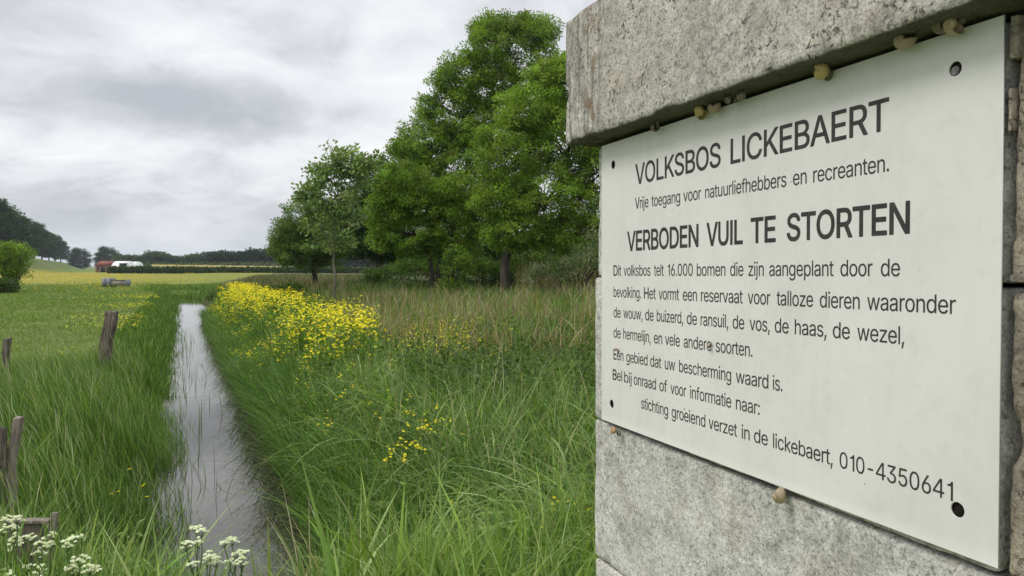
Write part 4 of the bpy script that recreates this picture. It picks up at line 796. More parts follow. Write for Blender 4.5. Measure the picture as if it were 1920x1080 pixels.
# photo position, shell diameter in metres, distance proud of the plate, colour, label
SNAILS = [
    (1317, 207, 0.0175, 0.010, 'yellow', 'small yellow snail under the cap block, left of a browner snail'),
    (1339, 200, 0.0150, 0.012, 'brown', 'olive brown snail tucked beside the small yellow one under the cap'),
    (1369, 188, 0.0100, 0.016, 'dark', 'tiny dark snail in the shade right of the olive brown snail'),
    (1390, 181, 0.0100, 0.018, 'dark', 'tiny dark snail nearest the middle of the cap underside'),
    (1228, 238, 0.0110, 0.014, 'dark', 'little dark snail near the left end of the cap underside'),
    (1542, 134, 0.0165, 0.012, 'yellow', 'lone yellow snail under the cap above the letters of the heading'),
    (1695, 74, 0.0160, 0.014, 'brown', 'grey brown snail hanging from the cap near the top right screw hole'),
    (1764, 46, 0.0125, 0.014, 'dark', 'dull snail pressed against the banded snail at the top right corner'),
    (1790, 44, 0.0150, 0.014, 'pale', 'banded pale snail at the top right corner of the sign'),
    (1153, 809, 0.0120, 0.006, 'orange', 'orange brown snail below the bottom left corner of the sign'),
    (1462, 929, 0.0160, 0.006, 'pale', 'cream snail stuck under the bottom edge of the sign'),
    (1330, 648, 0.0052, 0.0055, 'pale', 'tiny pale snail covering a letter in the middle of the sign text'),
    (1156, 656, 0.0055, 0.0045, 'orange', 'tiny red brown snail on the first letter of a text line'),
]
for k, (x, y, dm, w, c, lab) in enumerate(SNAILS):
    loc = sign_uv(x, y, w)
    r = empty('snail', loc); tag(r, lab, 'snail', 'snails on the sign and pillar')
    rz = R.uniform(0, 6.28)
    fr = Matrix((tuple(UV) , (0, 0, 1), tuple(WV))).transposed()
    if y < 300: tilt = Matrix.Rotation(R.uniform(0.15, 0.5), 3, 'X')
    else: tilt = Matrix.Rotation(R.uniform(-0.2, 0.5), 3, 'X')
    r.rotation_euler = (fr @ tilt @ Matrix.Rotation(rz, 3, 'Z')).to_euler()
    s = dm / 1.75 * 1.35
    sh = quads_obj('shell', SV * s, SF, SN[c], r, None, True)
    # foot: a low rounded pad under the shell mouth
    a = np.linspace(0, 2 * math.pi, 13)[:-1]
    rings = [np.stack([np.cos(a) * q_ * 0.55 + 0.35, np.sin(a) * q_ * 0.40, np.full(12, z_)], 1) for q_, z_ in ((0.2, -0.62), (1, -0.58), (0.9, -0.40), (0.5, -0.25))]
    fq = [[i * 12 + j, i * 12 + (j + 1) % 12, i * 12 + 12 + (j + 1) % 12, i * 12 + 12 + j] for i in range(3) for j in range(12)]
    quads_obj('foot', np.concatenate(rings) * s, fq, M_SNAILB, r, None, True)


# ------------------------------------------------------------------ trees
LG = [(0.125, 0.205, 0.024), (0.165, 0.255, 0.032), (0.215, 0.310, 0.048), (0.095, 0.160, 0.020)]      # fresh ash green
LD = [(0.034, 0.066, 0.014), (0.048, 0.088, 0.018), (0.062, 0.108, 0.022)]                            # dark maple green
LP = [(0.19, 0.27, 0.095), (0.24, 0.32, 0.13), (0.15, 0.22, 0.07)]                            # pale grey green
LM = [(0.105, 0.165, 0.036), (0.145, 0.210, 0.052), (0.120, 0.185, 0.042)]


def gz(p, dz=0.0):
    z = float(terrain(np.array([p[0]]), np.array([p[1]]))[0])
    return (p[0], p[1], z + dz)


def lob(x, y, rx, ry, Y, n, depth=None):
    c = at(x, y, Y); k = Y / F
    return (c, (rx * k, (depth or (rx + ry) / 2) * k, ry * k), n)


def tp(Y, *pts):
    return [at(x, y, Y) for x, y in pts]


# tall ash behind
Y = 42
b = gz(at(838, 540, Y))
make_tree('ash_tree', 'tallest green tree, rising highest between the young trees and the sign', b,
          [([b] + tp(Y, (842, 470), (862, 380), (885, 280), (925, 160), (960, 80)), 0.24), ([b] + tp(Y, (815, 470), (800, 400), (790, 320)), 0.15)],
          [lob(955, 92, 88, 62, Y, 120), lob(895, 150, 70, 55, Y, 100), lob(985, 175, 75, 75, Y, 80), lob(860, 215, 62, 52, Y, 80),
           lob(808, 270, 62, 48, Y, 85), lob(925, 265, 75, 60, Y, 70), lob(862, 320, 85, 60, Y, 90), lob(790, 345, 60, 50, Y, 60),
           lob(935, 370, 80, 60, Y, 60), lob(860, 420, 80, 50, Y, 60), lob(800, 195, 26, 20, Y, 14), lob(912, 50, 26, 16, Y, 12), lob(1005, 62, 44, 30, Y, 40), lob(935, 55, 46, 28, Y, 40), lob(770, 300, 40, 36, Y, 40), lob(838, 150, 26, 24, Y, 14), lob(752, 285, 22, 20, Y, 12)],
          LG[:3] + LM[1:2], leaf=0.155, per=84, crad=0.42, dens=1.6, twigs=4, limb_r=0.11, shell=0.62)
# right hand ash nearer
Y = 33
b = gz(at(945, 540, Y))
make_tree('ash_tree', 'broad bright green tree just left of the pillar with one upright trunk', b,
          [([b] + tp(Y, (946, 470), (955, 400), (985, 310), (1020, 200)), 0.22), (tp(Y, (950, 440), (1010, 390), (1060, 340)), 0.10)],
          [lob(1060, 150, 62, 48, Y, 90), lob(1000, 205, 70, 52, Y, 100), lob(960, 290, 72, 56, Y, 110), lob(1075, 260, 90, 70, Y, 110),
           lob(945, 372, 62, 45, Y, 90), lob(1030, 370, 90, 55, Y, 110), lob(1120, 360, 80, 70, Y, 80), lob(980, 435, 80, 34, Y, 70), lob(1085, 440, 80, 36, Y, 60), lob(1170, 240, 80, 90, Y, 60)],
          [LG[1], LG[2], LG[0], LG[2]], leaf=0.125, per=84, crad=0.35, dens=1.75, shell=0.62, twigs=5, limb_r=0.10)
# lower rounded one in front
Y = 35
b = gz(at(815, 540, Y))
make_tree('ash_tree', 'lower rounded green tree with forking dark stems in front of the tallest tree', b,
          [([b] + tp(Y, (805, 480), (770, 420), (745, 370)), 0.12), ([b] + tp(Y, (826, 480), (822, 420), (800, 350)), 0.12)],
          [lob(760, 350, 55, 40, Y, 80), lob(725, 400, 40, 48, Y, 60), lob(800, 380, 65, 50, Y, 80), lob(765, 440, 68, 38, Y, 70), lob(850, 440, 55, 50, Y, 70), lob(860, 370, 50, 45, Y, 50)],
          [LG[0], LG[1], LG[1], LG[3]], leaf=0.13, per=80, crad=0.33, dens=1.8, shell=0.6, twigs=3, limb_r=0.07)
# dark one
Y = 50
b = gz(at(709, 530, Y))
make_tree('maple_tree', 'dark almost black green tree between the airy young tree and the bright ones', b,
          [([b] + tp(Y, (709, 480), (706, 400), (712, 330)), 0.22)],
          [lob(708, 345, 42, 48, Y, 80), lob(680, 400, 48, 55, Y, 110), lob(735, 410, 48, 60, Y, 90), lob(690, 455, 55, 32, Y, 80), lob(735, 465, 40, 26, Y, 40)],
          LD, leaf=0.17, per=75, dens=1.6, crad=0.45, twigs=4, limb_r=0.10)
# round dense one
Y = 55
b = gz(at(590, 528, Y))
make_tree('round_tree', 'low rounded grey green tree standing furthest left of the right hand group', b,
          [([b] + tp(Y, (589, 490), (588, 440)), 0.22)],
          [lob(575, 420, 52, 44, Y, 120), lob(545, 455, 42, 42, Y, 100), lob(612, 425, 42, 48, Y, 90), lob(575, 470, 62, 32, Y, 100), lob(622, 465, 30, 36, Y, 50)],
          LM, leaf=0.16, per=75, dens=1.6, crad=0.42, twigs=4, limb_r=0.10)
# airy young tree, nearer
Y = 25
b = gz(at(628, 600, Y))
make_tree('young_tree', 'slender young tree with thin pale leaves rising out of the yellow flowers', b,
          [([b] + tp(Y, (628, 540), (627, 470), (628, 400), (636, 330), (642, 275)), 0.055), (tp(Y, (628, 470), (606, 430), (588, 380)), 0.035), (tp(Y, (628, 460), (650, 420), (668, 370)), 0.03)],
          [lob(645, 300, 40, 32, Y, 34), lob(610, 330, 36, 36, Y, 34), lob(672, 315, 34, 30, Y, 26), lob(632, 375, 50, 36, Y, 36), lob(585, 365, 30, 24, Y, 18), lob(560, 372, 16, 12, Y, 6), lob(600, 420, 34, 26, Y, 14), lob(660, 400, 36, 30, Y, 16), lob(700, 300, 16, 16, Y, 7), lob(612, 455, 26, 18, Y, 9), lob(652, 445, 24, 20, Y, 9)],
          LP, leaf=0.115, per=40, crad=0.28, bark=M_BARKL, twigs=1, limb_r=0.028, shell=0.15, asp=0.6)


def shrub(name, label, Y, x, y, lobes, cols, leaf, per, crad, group=None, cat='shrub', bark=None):
    b = gz(at(x, y, Y))
    root = empty(name, b); tag(root, label, cat, group)
    B = np.array(b)
    C, st_ = [], []
    for (c, rad, n) in lobes:
        v = R.normal(size=(n, 3)); v /= np.linalg.norm(v, axis=1)[:, None]
        v[:, 2] = np.where(v[:, 2] < -0.3, -v[:, 2], v[:, 2])
        p = np.array(c) - B + v * np.array(rad) * (R.uniform(0.35, 1, n) ** 0.6)[:, None]
        C.append(p)
        for q in p[::5]:
            st_.append((curve_pts(np.array([R.normal() * 0.1, R.normal() * 0.1, 0.0]), q, 5, 0.0, 0.04), np.linspace(0.035, 0.008, 5) * max(1, Y / 40)))
    C = np.concatenate(C)
    tubes('stems', st_, bark or M_BARK, root, 4)
    leafcloud('foliage', C, crad, per, leaf, M_LEAF, pick(cols, [1] * len(cols), len(C), 0.3, 0.1), root)
    return root


shrub('conical_shrub', 'dark upright shrub at the foot of the lower rounded tree', 31, 850, 560,
      [lob(856, 505, 28, 42, 31, 60), lob(846, 540, 24, 22, 31, 30)], [LG[0], LD[2], LG[1]], 0.12, 46, 0.24)
shrub('hawthorn_bush', 'grey green bush with whitish bloom low beside the pillar', 30, 1080, 560,
      [lob(1100, 500, 60, 40, 30, 60), lob(1020, 520, 50, 24, 30, 40), lob(1150, 470, 60, 60, 30, 40)], [(0.10, 0.14, 0.06), (0.06, 0.10, 0.035), (0.20, 0.22, 0.13)], 0.10, 46, 0.28)
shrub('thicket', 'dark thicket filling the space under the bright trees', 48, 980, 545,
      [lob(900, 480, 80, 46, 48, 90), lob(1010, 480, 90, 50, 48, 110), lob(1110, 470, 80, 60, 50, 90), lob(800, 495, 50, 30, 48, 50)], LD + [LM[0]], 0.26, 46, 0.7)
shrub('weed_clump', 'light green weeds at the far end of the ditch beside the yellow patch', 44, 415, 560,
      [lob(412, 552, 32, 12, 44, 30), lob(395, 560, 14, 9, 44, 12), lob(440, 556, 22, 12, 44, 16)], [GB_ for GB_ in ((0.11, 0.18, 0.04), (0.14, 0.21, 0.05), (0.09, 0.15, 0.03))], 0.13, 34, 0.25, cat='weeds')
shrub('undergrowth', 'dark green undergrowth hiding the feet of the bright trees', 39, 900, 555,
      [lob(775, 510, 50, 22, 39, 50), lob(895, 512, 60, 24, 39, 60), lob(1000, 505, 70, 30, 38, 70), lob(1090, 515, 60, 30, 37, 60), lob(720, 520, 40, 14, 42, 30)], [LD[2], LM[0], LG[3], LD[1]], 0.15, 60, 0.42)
shrub('low_bush', 'small dark bush half hidden behind the yellow flowers', 33, 528, 565,
      [lob(505, 552, 22, 14, 33, 24), lob(548, 549, 24, 16, 33, 26)], LD + [LM[0]], 0.12, 50, 0.25)
shrub('round_bush', 'bright green rounded bush in the pasture at the left edge', 58, 25, 545,
      [lob(28, 488, 30, 32, 58, 90), lob(4, 480, 22, 24, 58, 34), lob(34, 510, 20, 16, 58, 30), lob(14, 520, 14, 16, 58, 24), lob(-8, 505, 24, 26, 58, 34)], [(0.17, 0.26, 0.034), (0.22, 0.32, 0.045), (0.12, 0.19, 0.028)], 0.17, 46, 0.5)
shrub('bramble_bush', 'low dull green bush at the foot of the round bush, left edge', 54, 10, 555,
      [lob(0, 542, 36, 16, 54, 50)], [(0.06, 0.095, 0.03), (0.045, 0.075, 0.022)], 0.2, 46, 0.4)

# tall trees along the dike
LH = [(0.026, 0.056, 0.022), (0.036, 0.070, 0.026), (0.030, 0.062, 0.020)]


def row_tree(H):
    root = empty('dike_tree', (0, 0, 0))
    C = []
    for z, rr, n in ((0.30, 0.25, 34), (0.5, 0.30, 50), (0.70, 0.27, 44), (0.87, 0.18, 26)):
        v = R.normal(size=(n, 3)); v /= np.linalg.norm(v, axis=1)[:, None]
        C.append(np.array([0, 0, z * H]) + v * np.array([rr, rr, 0.14]) * H * (R.uniform(0.6, 1, n)[:, None]))
    C = np.concatenate(C)
    tubes('trunk', [(np.array([[0, 0, -0.5], [0.1, 0, H * 0.3], [0, 0.1, H * 0.75]]), np.array([0.4, 0.3, 0.12]))], M_BARK, root, 6)
    leafcloud('crown', C, H * 0.08, 80, H * 0.036, M_LEAF, pick(LH, [1] * 3, len(C), 0.3, 0.1), root, asp=0.6)
    return root


protos = [row_tree(21.0), row_tree(21.0), row_tree(21.0)]
ys_ = [300, 335, 375, 420, 470, 525, 590, 660, 740]
nth = ['leftmost and nearest', 'second', 'third', 'fourth', 'fifth', 'sixth', 'seventh', 'eighth', 'last and farthest']
for i, Y in enumerate(ys_):
    o = protos[i] if i < 3 else copy_tree(protos[i % 3])
    X = -46.9 - 0.524 * Y + 3
    o.location = (X, Y, float(terrain(np.array([X]), np.array([float(Y)]))[0]) - 0.5)
    o.rotation_euler = (0, 0, i * 1.3)
    s = 1.0 + 0.06 * math.sin(i * 2.1); o.scale = (s * 1.5, s * 1.25, s)
    tag(o, 'tall dark tree on the dike, %s from the left in the row' % nth[i], 'tree', 'dark trees along the dike')
for (x, Y, sx, sz, lab) in ((150, 760, 2.6, 1.12, 'far rounded dark tree just right of the dike row'), (202, 700, 2.7, 1.10, 'far dome shaped dark tree above the red barn')):
    o = copy_tree(protos[1])
    p = at(x, 500, Y)
    o.location = (p[0], p[1], -2.0); o.scale = (sx * 0.72, sx * 0.6, sz)
    tag(o, lab, 'tree')


def wood_mass(name, rng, Yf, hf, cols, n, leaf, kind='stuff', zb=0.0, depth=12):
    x = R.uniform(rng[0], rng[1], n)
    Y = np.array([Yf(a) for a in x]) + R.uniform(0, depth, n)
    H = np.array([hf(a) for a in x])
    X = (x - 960) / F * Y
    lump = 0.86 + 0.14 * n2d(X, Y * 0, 0.11, 3, 4)
    zz = zb + H * lump * R.uniform(0.02, 1, n) ** 0.75
    C = np.stack([X, Y, zz], 1)
    o = leafcloud(name, C, leaf * 1.2, 10, leaf, M_LEAF, pick(cols, [1] * len(cols), n, 0.3, 0.1), asp=0.6)
    tag(o, kind=kind)
    return o


wood_mass('far_woodland', (215, 1250), lambda x: 520, lambda x: 11.5 + 1.5 * math.sin(x * .05), [(0.040, 0.066, 0.030), (0.055, 0.085, 0.038)], 12000, 1.5)
wood_mass('far_plantation', (388, 1250), lambda x: 455, lambda x: 13.2, [(0.020, 0.038, 0.020), (0.028, 0.048, 0.024)], 12000, 1.3)
wood_mass('far_scrub', (225, 560), lambda x: 430, lambda x: 4.2, [(0.085, 0.115, 0.055), (0.06, 0.09, 0.04)], 1500, 1.4)

# hedge along the far side of the meadow
h_ = wood_mass('hedge', (205, 760), lambda x: 265 - (x - 205) * 0.08, lambda x: 1.95 - (x - 205) * 0.0012, [(0.030, 0.055, 0.020), (0.045, 0.075, 0.025)], 5200, 0.7, kind=None, depth=4)
tag(h_, 'long low dark hedge along the far side of the yellow meadow', 'hedge')

# pale strip of dry reed
n = 16000
x = R.uniform(285, 800, n); Y = 330 - (x - 285) * 0.13 + R.uniform(0, 5, n)
X = (x - 960) / F * Y
blades('dry_reed_belt', np.stack([X, Y, np.zeros(n)], 1), (3.35 - (x - 285) * 0.0034) * R.uniform(0.8, 1.08, n), np.full(n, 0.9), R.uniform(0, .15, n), R.uniform(0, 6.3, n),
       cjit((0.66, 0.56, 0.38), n, 0.12, 0.05), 1, 0.0, taper=3)['kind'] = 'stuff'


# ------------------------------------------------------------------ barns, trough
def box_np(lo, hi):
    lo, hi = np.array(lo, float), np.array(hi, float)
    v = np.array([[a, b, c] for a in (0, 1) for b in (0, 1) for c in (0, 1)]) * (hi - lo) + lo
    f = [[0, 1, 3, 2], [4, 6, 7, 5], [0, 4, 5, 1], [2, 3, 7, 6], [0, 2, 6, 4], [1, 5, 7, 3]]
    return v, np.array(f)


def box(name, lo, hi, mat, parent):
    v, f = box_np(lo, hi); return quads_obj(name, v, f, mat, parent)


M_RED = solid('red_tiles', (0.17, 0.055, 0.040), (0.24, 0.085, 0.06), 3)
M_BRICK = solid('brick_wall', (0.20, 0.13, 0.10), (0.32, 0.24, 0.19), 4)
M_WHITE = solid('white_sheeting', (0.66, 0.67, 0.66), (0.78, 0.78, 0.77), 1.5, 0.6)
M_BLK = solid('dark_opening', (0.015, 0.018, 0.015), (0.03, 0.035, 0.03), 2)
Y = 330
p = at(192, 503, Y)
bn = empty('barn', (p[0], Y, 0)); tag(bn, 'small far barn with a red roof at the end of the dike', 'barn')
box('wall', (-3.0, 0, 0), (3.0, 8, 3.0), M_BRICK, bn)
v = np.array([[-3.4, -0.4, 2.9], [3.4, -0.4, 2.9], [3.4, 8.4, 2.9], [-3.4, 8.4, 2.9], [-3.0, 4, 4.9], [3.0, 4, 4.9]])
mesh_np('roof', v, [0, 1, 5, 4, 2, 3, 4, 5, 1, 2, 5, 3, 0, 4, 3, 2, 1, 0], [0, 4, 8, 11, 14], M_RED, bn)
box('door', (-0.6, -0.05, 0), (1.0, 0.05, 2.2), M_BLK, bn)
box('window', (-2.3, -0.05, 1.2), (-1.5, 0.05, 2.1), M_BLK, bn)


def tunnel(x0, x1, top, Y, lab, dark):
    a = at(x0, 503, Y); b_ = at(x1, 503, Y); w = b_[0] - a[0]
    r = empty('polytunnel', (a[0], Y, 0)); tag(r, lab, 'greenhouse', 'white tunnels by the red barn')
    H = at(x0, top, Y)[2]
    k = 9; an = np.linspace(0, math.pi, k)
    yy = 4 - 4 * np.cos(an); zz = 0.6 + (H - 0.6) * np.sin(an) ** 0.8
    V_ = np.array([[xx, yy[i], zz[i]] for xx in (0.7, w) for i in range(k)])
    V_[:k, 0] -= 0.7 * (1 - zz / H)
    mesh_np('cover', V_, [q for i in range(k - 1) for q in (i, i + k, i + k + 1, i + 1)] + list(range(k)) + list(range(2 * k - 1, k - 1, -1)),
            list(range(0, 4 * (k - 1), 4)) + [4 * (k - 1), 4 * (k - 1) + k], M_WHITE, r)
    if dark: box('opening', (w * 0.58, -0.15, 0), (w * 0.98, 1.4, H * 0.82), M_BLK, r)
    box('base_wall', (0, -0.1, 0), (w, 8.1, 0.75), M_BRICK, r)


tunnel(206, 237, 489.5, 318, 'long white arched tunnel with a dark opening next to the barn', True)
tunnel(238, 253, 490.5, 322, 'short white arched tunnel right of the longer one', False)

M_GREYB = solid('blue_grey_panel', (0.17, 0.18, 0.21), (0.25, 0.26, 0.30), 3)
M_GREYC = solid('grey_trough', (0.19, 0.18, 0.15), (0.28, 0.26, 0.22), 3)
Y = 72
p = at(190, 537, Y); q_ = at(237, 537, Y); W_ = q_[0] - p[0]
tr = empty('cattle_trough', (p[0], Y, 0)); tag(tr, 'grey cattle trough with a blue grey tank standing alone in the meadow', 'trough')
ku = W_ / 47
box('tank', (0.06, 0, 0.10), (7.6 * ku, 0.9, 0.80), M_GREYB, tr)
box('tank', (8.6 * ku, 0, 0.10), (17.5 * ku, 0.9, 0.82), M_GREYB, tr)
box('tank_base', (0, 0.02, 0.0), (18 * ku, 0.92, 0.098), M_BLK, tr)
box('front_panel', (18.2 * ku, 0.05, 0.12), (46 * ku, 0.10, 0.62), M_GREYC, tr)
box('back_panel', (18.2 * ku, 0.85, 0.12), (46 * ku, 0.90, 0.62), M_GREYC, tr)
box('floor_panel', (18.2 * ku, 0.10, 0.12), (46 * ku, 0.85, 0.18), M_GREYC, tr)
box('end_panel', (44.8 * ku, 0.04, 0.08), (46.4 * ku, 0.91, 0.70), M_GREYB, tr)
box('rail', (18.2 * ku, 0.03, 0.62), (44.7 * ku, 0.12, 0.68), M_WOOD, tr)


# ------------------------------------------------------------------ posts
def post(name, label, Y, pts, width, mat, group='old wooden fence posts', extra=None, depth=None):
    """pts: top and bottom pixel of the centre line"""
    a = at(*pts[0], Y); b_ = at(*pts[1], Y)
    g0 = gz(b_)
    r = empty(name, g0); tag(r, label, 'fence post', group)
    top = a - np.array(g0); Hh = top[2]
    sl = (a[0] - b_[0]) / (a[2] - b_[2])
    dd = depth or width * 0.8

    def warp(P_):
        P_ = P_.copy(); f = np.clip(P_[:, 2] / Hh, 0, 1)
        P_[:, 0] = P_[:, 0] * (1.12 - 0.22 * f) + P_[:, 2] * sl + 0.012 * np.sin(P_[:, 2] * 9)
        P_[:, 2] = np.where(P_[:, 2] > Hh * 0.9, P_[:, 2] + 0.25 * P_[:, 0] * 0.5 * 0 + fbm(P_ * 40, 2, 3) * width * 0.12, P_[:, 2])
        return P_
    rough_block('post', (-width / 2, -dd / 2, -0.2), (width / 2, dd / 2, Hh), max(0.008, width / 12), width * 0.10, width * 0.018, mat, r, 5, width * 0.12, 0.35, None, warp)
    return r, a - np.array(g0)


post('fence_post', 'leaning weathered wooden post at the edge of the tall grass', 12.9, ((212, 583), (192, 715)), 0.185, M_WOOD)
post('fence_post', 'thin wooden post further left, mostly sunk in the tall grass', 10.2, ((12, 634), (12, 712)), 0.085, M_WOOD)
r, tpz = post('gate_post', 'bleached wooden gate post with a short board at the left edge', 5.1, ((27, 782), (12, 960)), 0.058, M_WOODL, 'broken gate in the grass')
rough_block('board', (-0.125, -0.048, 0.49), (0.036, -0.026, 0.765), 0.012, 0.006, 0.0015, M_WOOD, r, 8, 0.01, 0.6)
rough_block('lower_board', (-0.13, -0.040, 0.05), (0.008, -0.020, 0.482), 0.015, 0.006, 0.0015, M_WOODL, r, 9, 0.01, 0.6)
tubes('bolt', [(np.array([[-0.022, -0.062, 0.70], [-0.022, -0.046, 0.70]]), np.array([0.012, 0.012]))], M_SCREW, r, 10)
r, tpz = post('gate_post', 'low bleached post and plank among the white flowers at bottom left', 3.35, ((93, 960), (90, 1075)), 0.030, M_WOODL, 'broken gate in the grass')
rough_block('board', (-0.165, -0.02, 0.46), (-0.018, 0.01, 0.69), 0.010, 0.005, 0.0015, M_WOOD, r, 18, 0.006, 0.6)
rough_block('top_rail', (-0.175, -0.028, 0.690), (0.02, 0.02, 0.703), 0.008, 0.003, 0.001, M_WOODL, r, 19, 0.004, 0.6)

# ------------------------------------------------------------------ grasses
GD = [(0.058, 0.122, 0.022), (0.080, 0.158, 0.029), (0.108, 0.195, 0.036)]      # deep green
GB = [(0.150, 0.235, 0.042), (0.195, 0.290, 0.060), (0.29, 0.37, 0.14)]        # brighter
GS = [(0.26, 0.23, 0.13), (0.20, 0.19, 0.10), (0.32, 0.28, 0.17)]              # straw
GP = [(0.110, 0.165, 0.032), (0.140, 0.195, 0.040), (0.17, 0.22, 0.055)]        # pasture


def scatter(n, t0, t1, Y0, Y1, pw=1.0):
    """t0,t1 functions of Y; pw<1 favours the near side"""
    Y = Y0 + (Y1 - Y0) * R.uniform(0, 1, n) ** pw
    a = np.array(t0(Y)) + 0 * Y; b_ = np.array(t1(Y)) + 0 * Y
    t = a + (b_ - a) * R.uniform(0, 1, n)
    X = st2xy(t, Y)
    return X, Y, t, np.stack([X, Y, terrain(X, Y) - 0.02], 1)


WIND = math.radians(-160)


def yaws(n, spread=1.2, d=WIND): return d + R.normal(size=n) * spread


# left bank tall grass
n = 46000
X, Y, t, b = scatter(n, lambda Y: -0.26 * Y - 0.9, lambda Y: 0 * Y + 0.12, 3.0, 14.5, 1.0)
pn = n2d(X, Y, 0.8, 3, 21)
keep = (R.uniform(0, 1, n) < 1 - sst(Y + 1.5 * pn + np.clip(-t - 1.0, 0, 3) * 0.5, 11.6, 14.2) * (t < -1.2)) 
X, Y, t, b, pn = X[keep], Y[keep], t[keep], b[keep], pn[keep]; n = len(X)
hh = (0.62 + 0.16 * pn) * R.uniform(0.6, 1.15, n) * (1 - 0.25 * sst(Y, 9, 14))
c = pick(GD + GB, [3, 4, 3, 2.5, 1.5, 1.0], n, 0.3) * (1 + 0.25 * n2d(X, Y, 1.3, 3, 77)[:, None])
blades('tall_grass', b, hh, R.uniform(0.006, 0.013, n), R.uniform(0.12, 0.6, n), yaws(n, 0.9), c, 4, R.uniform(0.02, 0.35, n))['kind'] = 'stuff'
# verge of the ditch further away, left side
n = 30000
X, Y, t, b = scatter(n, lambda Y: 0 * Y - 1.5, lambda Y: 0 * Y + 0.10, 13, 56, 1.3)
hh = R.uniform(0.25, 0.55, n) * (0.45 + 0.55 * sst(t, -1.4, -0.5))
blades('verge_grass', b, hh, 0.010 + 0.0009 * Y, R.uniform(0.1, 0.5, n), yaws(n, 1.5), pick(GD + GB, [3, 3, 2, 2, 1, 0], n), 2, 0.1)['kind'] = 'stuff'
n = 9000
Y = R.uniform(55, 72, n); t = R.uniform(-2.5, 6, n); X = st2xy(t, Y)
k = (Y > 57.5 + 1.2 * n2d(X, Y, 0.6, 2, 8)) | (t > 1.0)
X, Y = X[k], Y[k]; n = len(X)
blades('ditch_end_grass', np.stack([X, Y, np.maximum(terrain(X, Y), -0.45)], 1), R.uniform(0.2, 0.5, n), R.uniform(0.03, 0.06, n), R.uniform(0.1, 0.6, n), R.uniform(0, 6.3, n), pick(GD + GB + GS[:1], [3, 3, 3, 2, 1, 0, .5], n), 2, 0.15)['kind'] = 'stuff'
# seed heads
n = 1700
X, Y, t, b = scatter(n, lambda Y: -0.26 * Y - 0.8, lambda Y: 0 * Y - 0.5, 3.2, 14.5, 1.0)
blades('grass_seed_heads', b, R.uniform(0.7, 1.0, n), R.uniform(0.007, 0.013, n), R.uniform(0.1, 0.4, n), yaws(n, 0.8), pick(GB, [1, 1, 1], n), 5, R.uniform(0.03, 0.2, n),
       tipcol=np.array([[0.26, 0.29, 0.15]]), head=0.72)['kind'] = 'stuff'
# short pasture
n = 90000
X, Y, t, b = scatter(n, lambda Y: -0.24 * Y - 2, lambda Y: 0 * Y - 1.2, 9.5, 105, 1.25)
k = R.uniform(0, 1, n) < 1 - sst(Y + 14 * n2d(X, Y, 0.06, 3, 33), 52, 100)
X, Y, t, b = X[k], Y[k], t[k], b[k]; n = len(X)
pn = n2d(X, Y, 0.35, 4, 31)
hh = (0.10 + 0.06 * pn) * R.uniform(0.5, 1.4, n) * (1 + Y * 0.004)
cc_ = pick(GP + GD[2:], [2, 3, 2, 1], n) * (1 + 0.28 * pn[:, None])
blades('pasture_grass', b, np.maximum(hh, 0.03), 0.010 + 0.0012 * Y, R.uniform(0.2, 1.1, n), yaws(n, 2.5), cc_, 1, 0.1, taper=2)['kind'] = 'stuff'


# right bank
def east(n, Y0, Y1, ta, tb, pw, hlo, hhi, w0, w1, cols, wts, lean, name, segs=3, droop=(0.05, 0.5), sp=1.6, tip=None, seed=41, wk=0.0, thr=None):
    X, Y, t, b = scatter(n, ta, tb, Y0, Y1, pw)
    pn = n2d(X, Y, 0.55, 3, seed)
    if thr is not None:
        k = pn + R.uniform(-0.25, 0.25, n) > thr
        X, Y, t, b, pn = X[k], Y[k], t[k], b[k], pn[k]
    n = len(X)
    h = (1 + 0.22 * pn) * R.uniform(hlo, hhi, n)
    return blades(name, b, h, R.uniform(w0, w1, n) + wk * Y, R.uniform(*lean, n), yaws(n, sp), pick(cols, wts, n) * (1 + 0.15 * pn[:, None]), segs, R.uniform(*droop, n), tipcol=tip)


edge = lambda Y: 0.52 * Y + 0.4
def tussocks(name, nt_, per, Y0, Y1, ta, tb, pw, hlo, hhi, w0, w1, cols, wts, rad, lean, droop, segs=4, seed=47, thr=None):
    X, Y, t, b = scatter(nt_, ta, tb, Y0, Y1, pw)
    pn = n2d(X, Y, 0.7, 3, seed)
    if thr is not None:
        k = pn + R.uniform(-0.2, 0.2, nt_) > thr
        X, Y, pn = X[k], Y[k], pn[k]
    nt_ = len(X)
    hs = R.uniform(hlo, hhi, nt_) * (1 + 0.3 * pn)
    cs = pick(cols, wts, nt_, 0.25, 0.12); ws = R.uniform(0.8, 1.25, nt_)
    rep = np.repeat(np.arange(nt_), per); N = len(rep)
    a = R.uniform(0, 6.283, N); rr = rad * np.sqrt(R.uniform(0, 1, N))
    bx = X[rep] + rr * np.cos(a); by = Y[rep] + rr * np.sin(a)
    b = np.stack([bx, by, np.maximum(terrain(bx, by) - 0.02, -0.55)], 1)
    ya = a + R.normal(size=N) * 0.6
    cf = cs[rep] * (1 + R.uniform(-0.35, 0.45, (N, 1)))
    o = blades(name, b, hs[rep] * R.uniform(0.55, 1.1, N), R.uniform(w0, w1, N) * ws[rep], R.uniform(*lean, N) * (0.5 + rr / rad), ya, np.clip(cf, .005, .9), segs, R.uniform(*droop, N))
    o['kind'] = 'stuff'
    return o


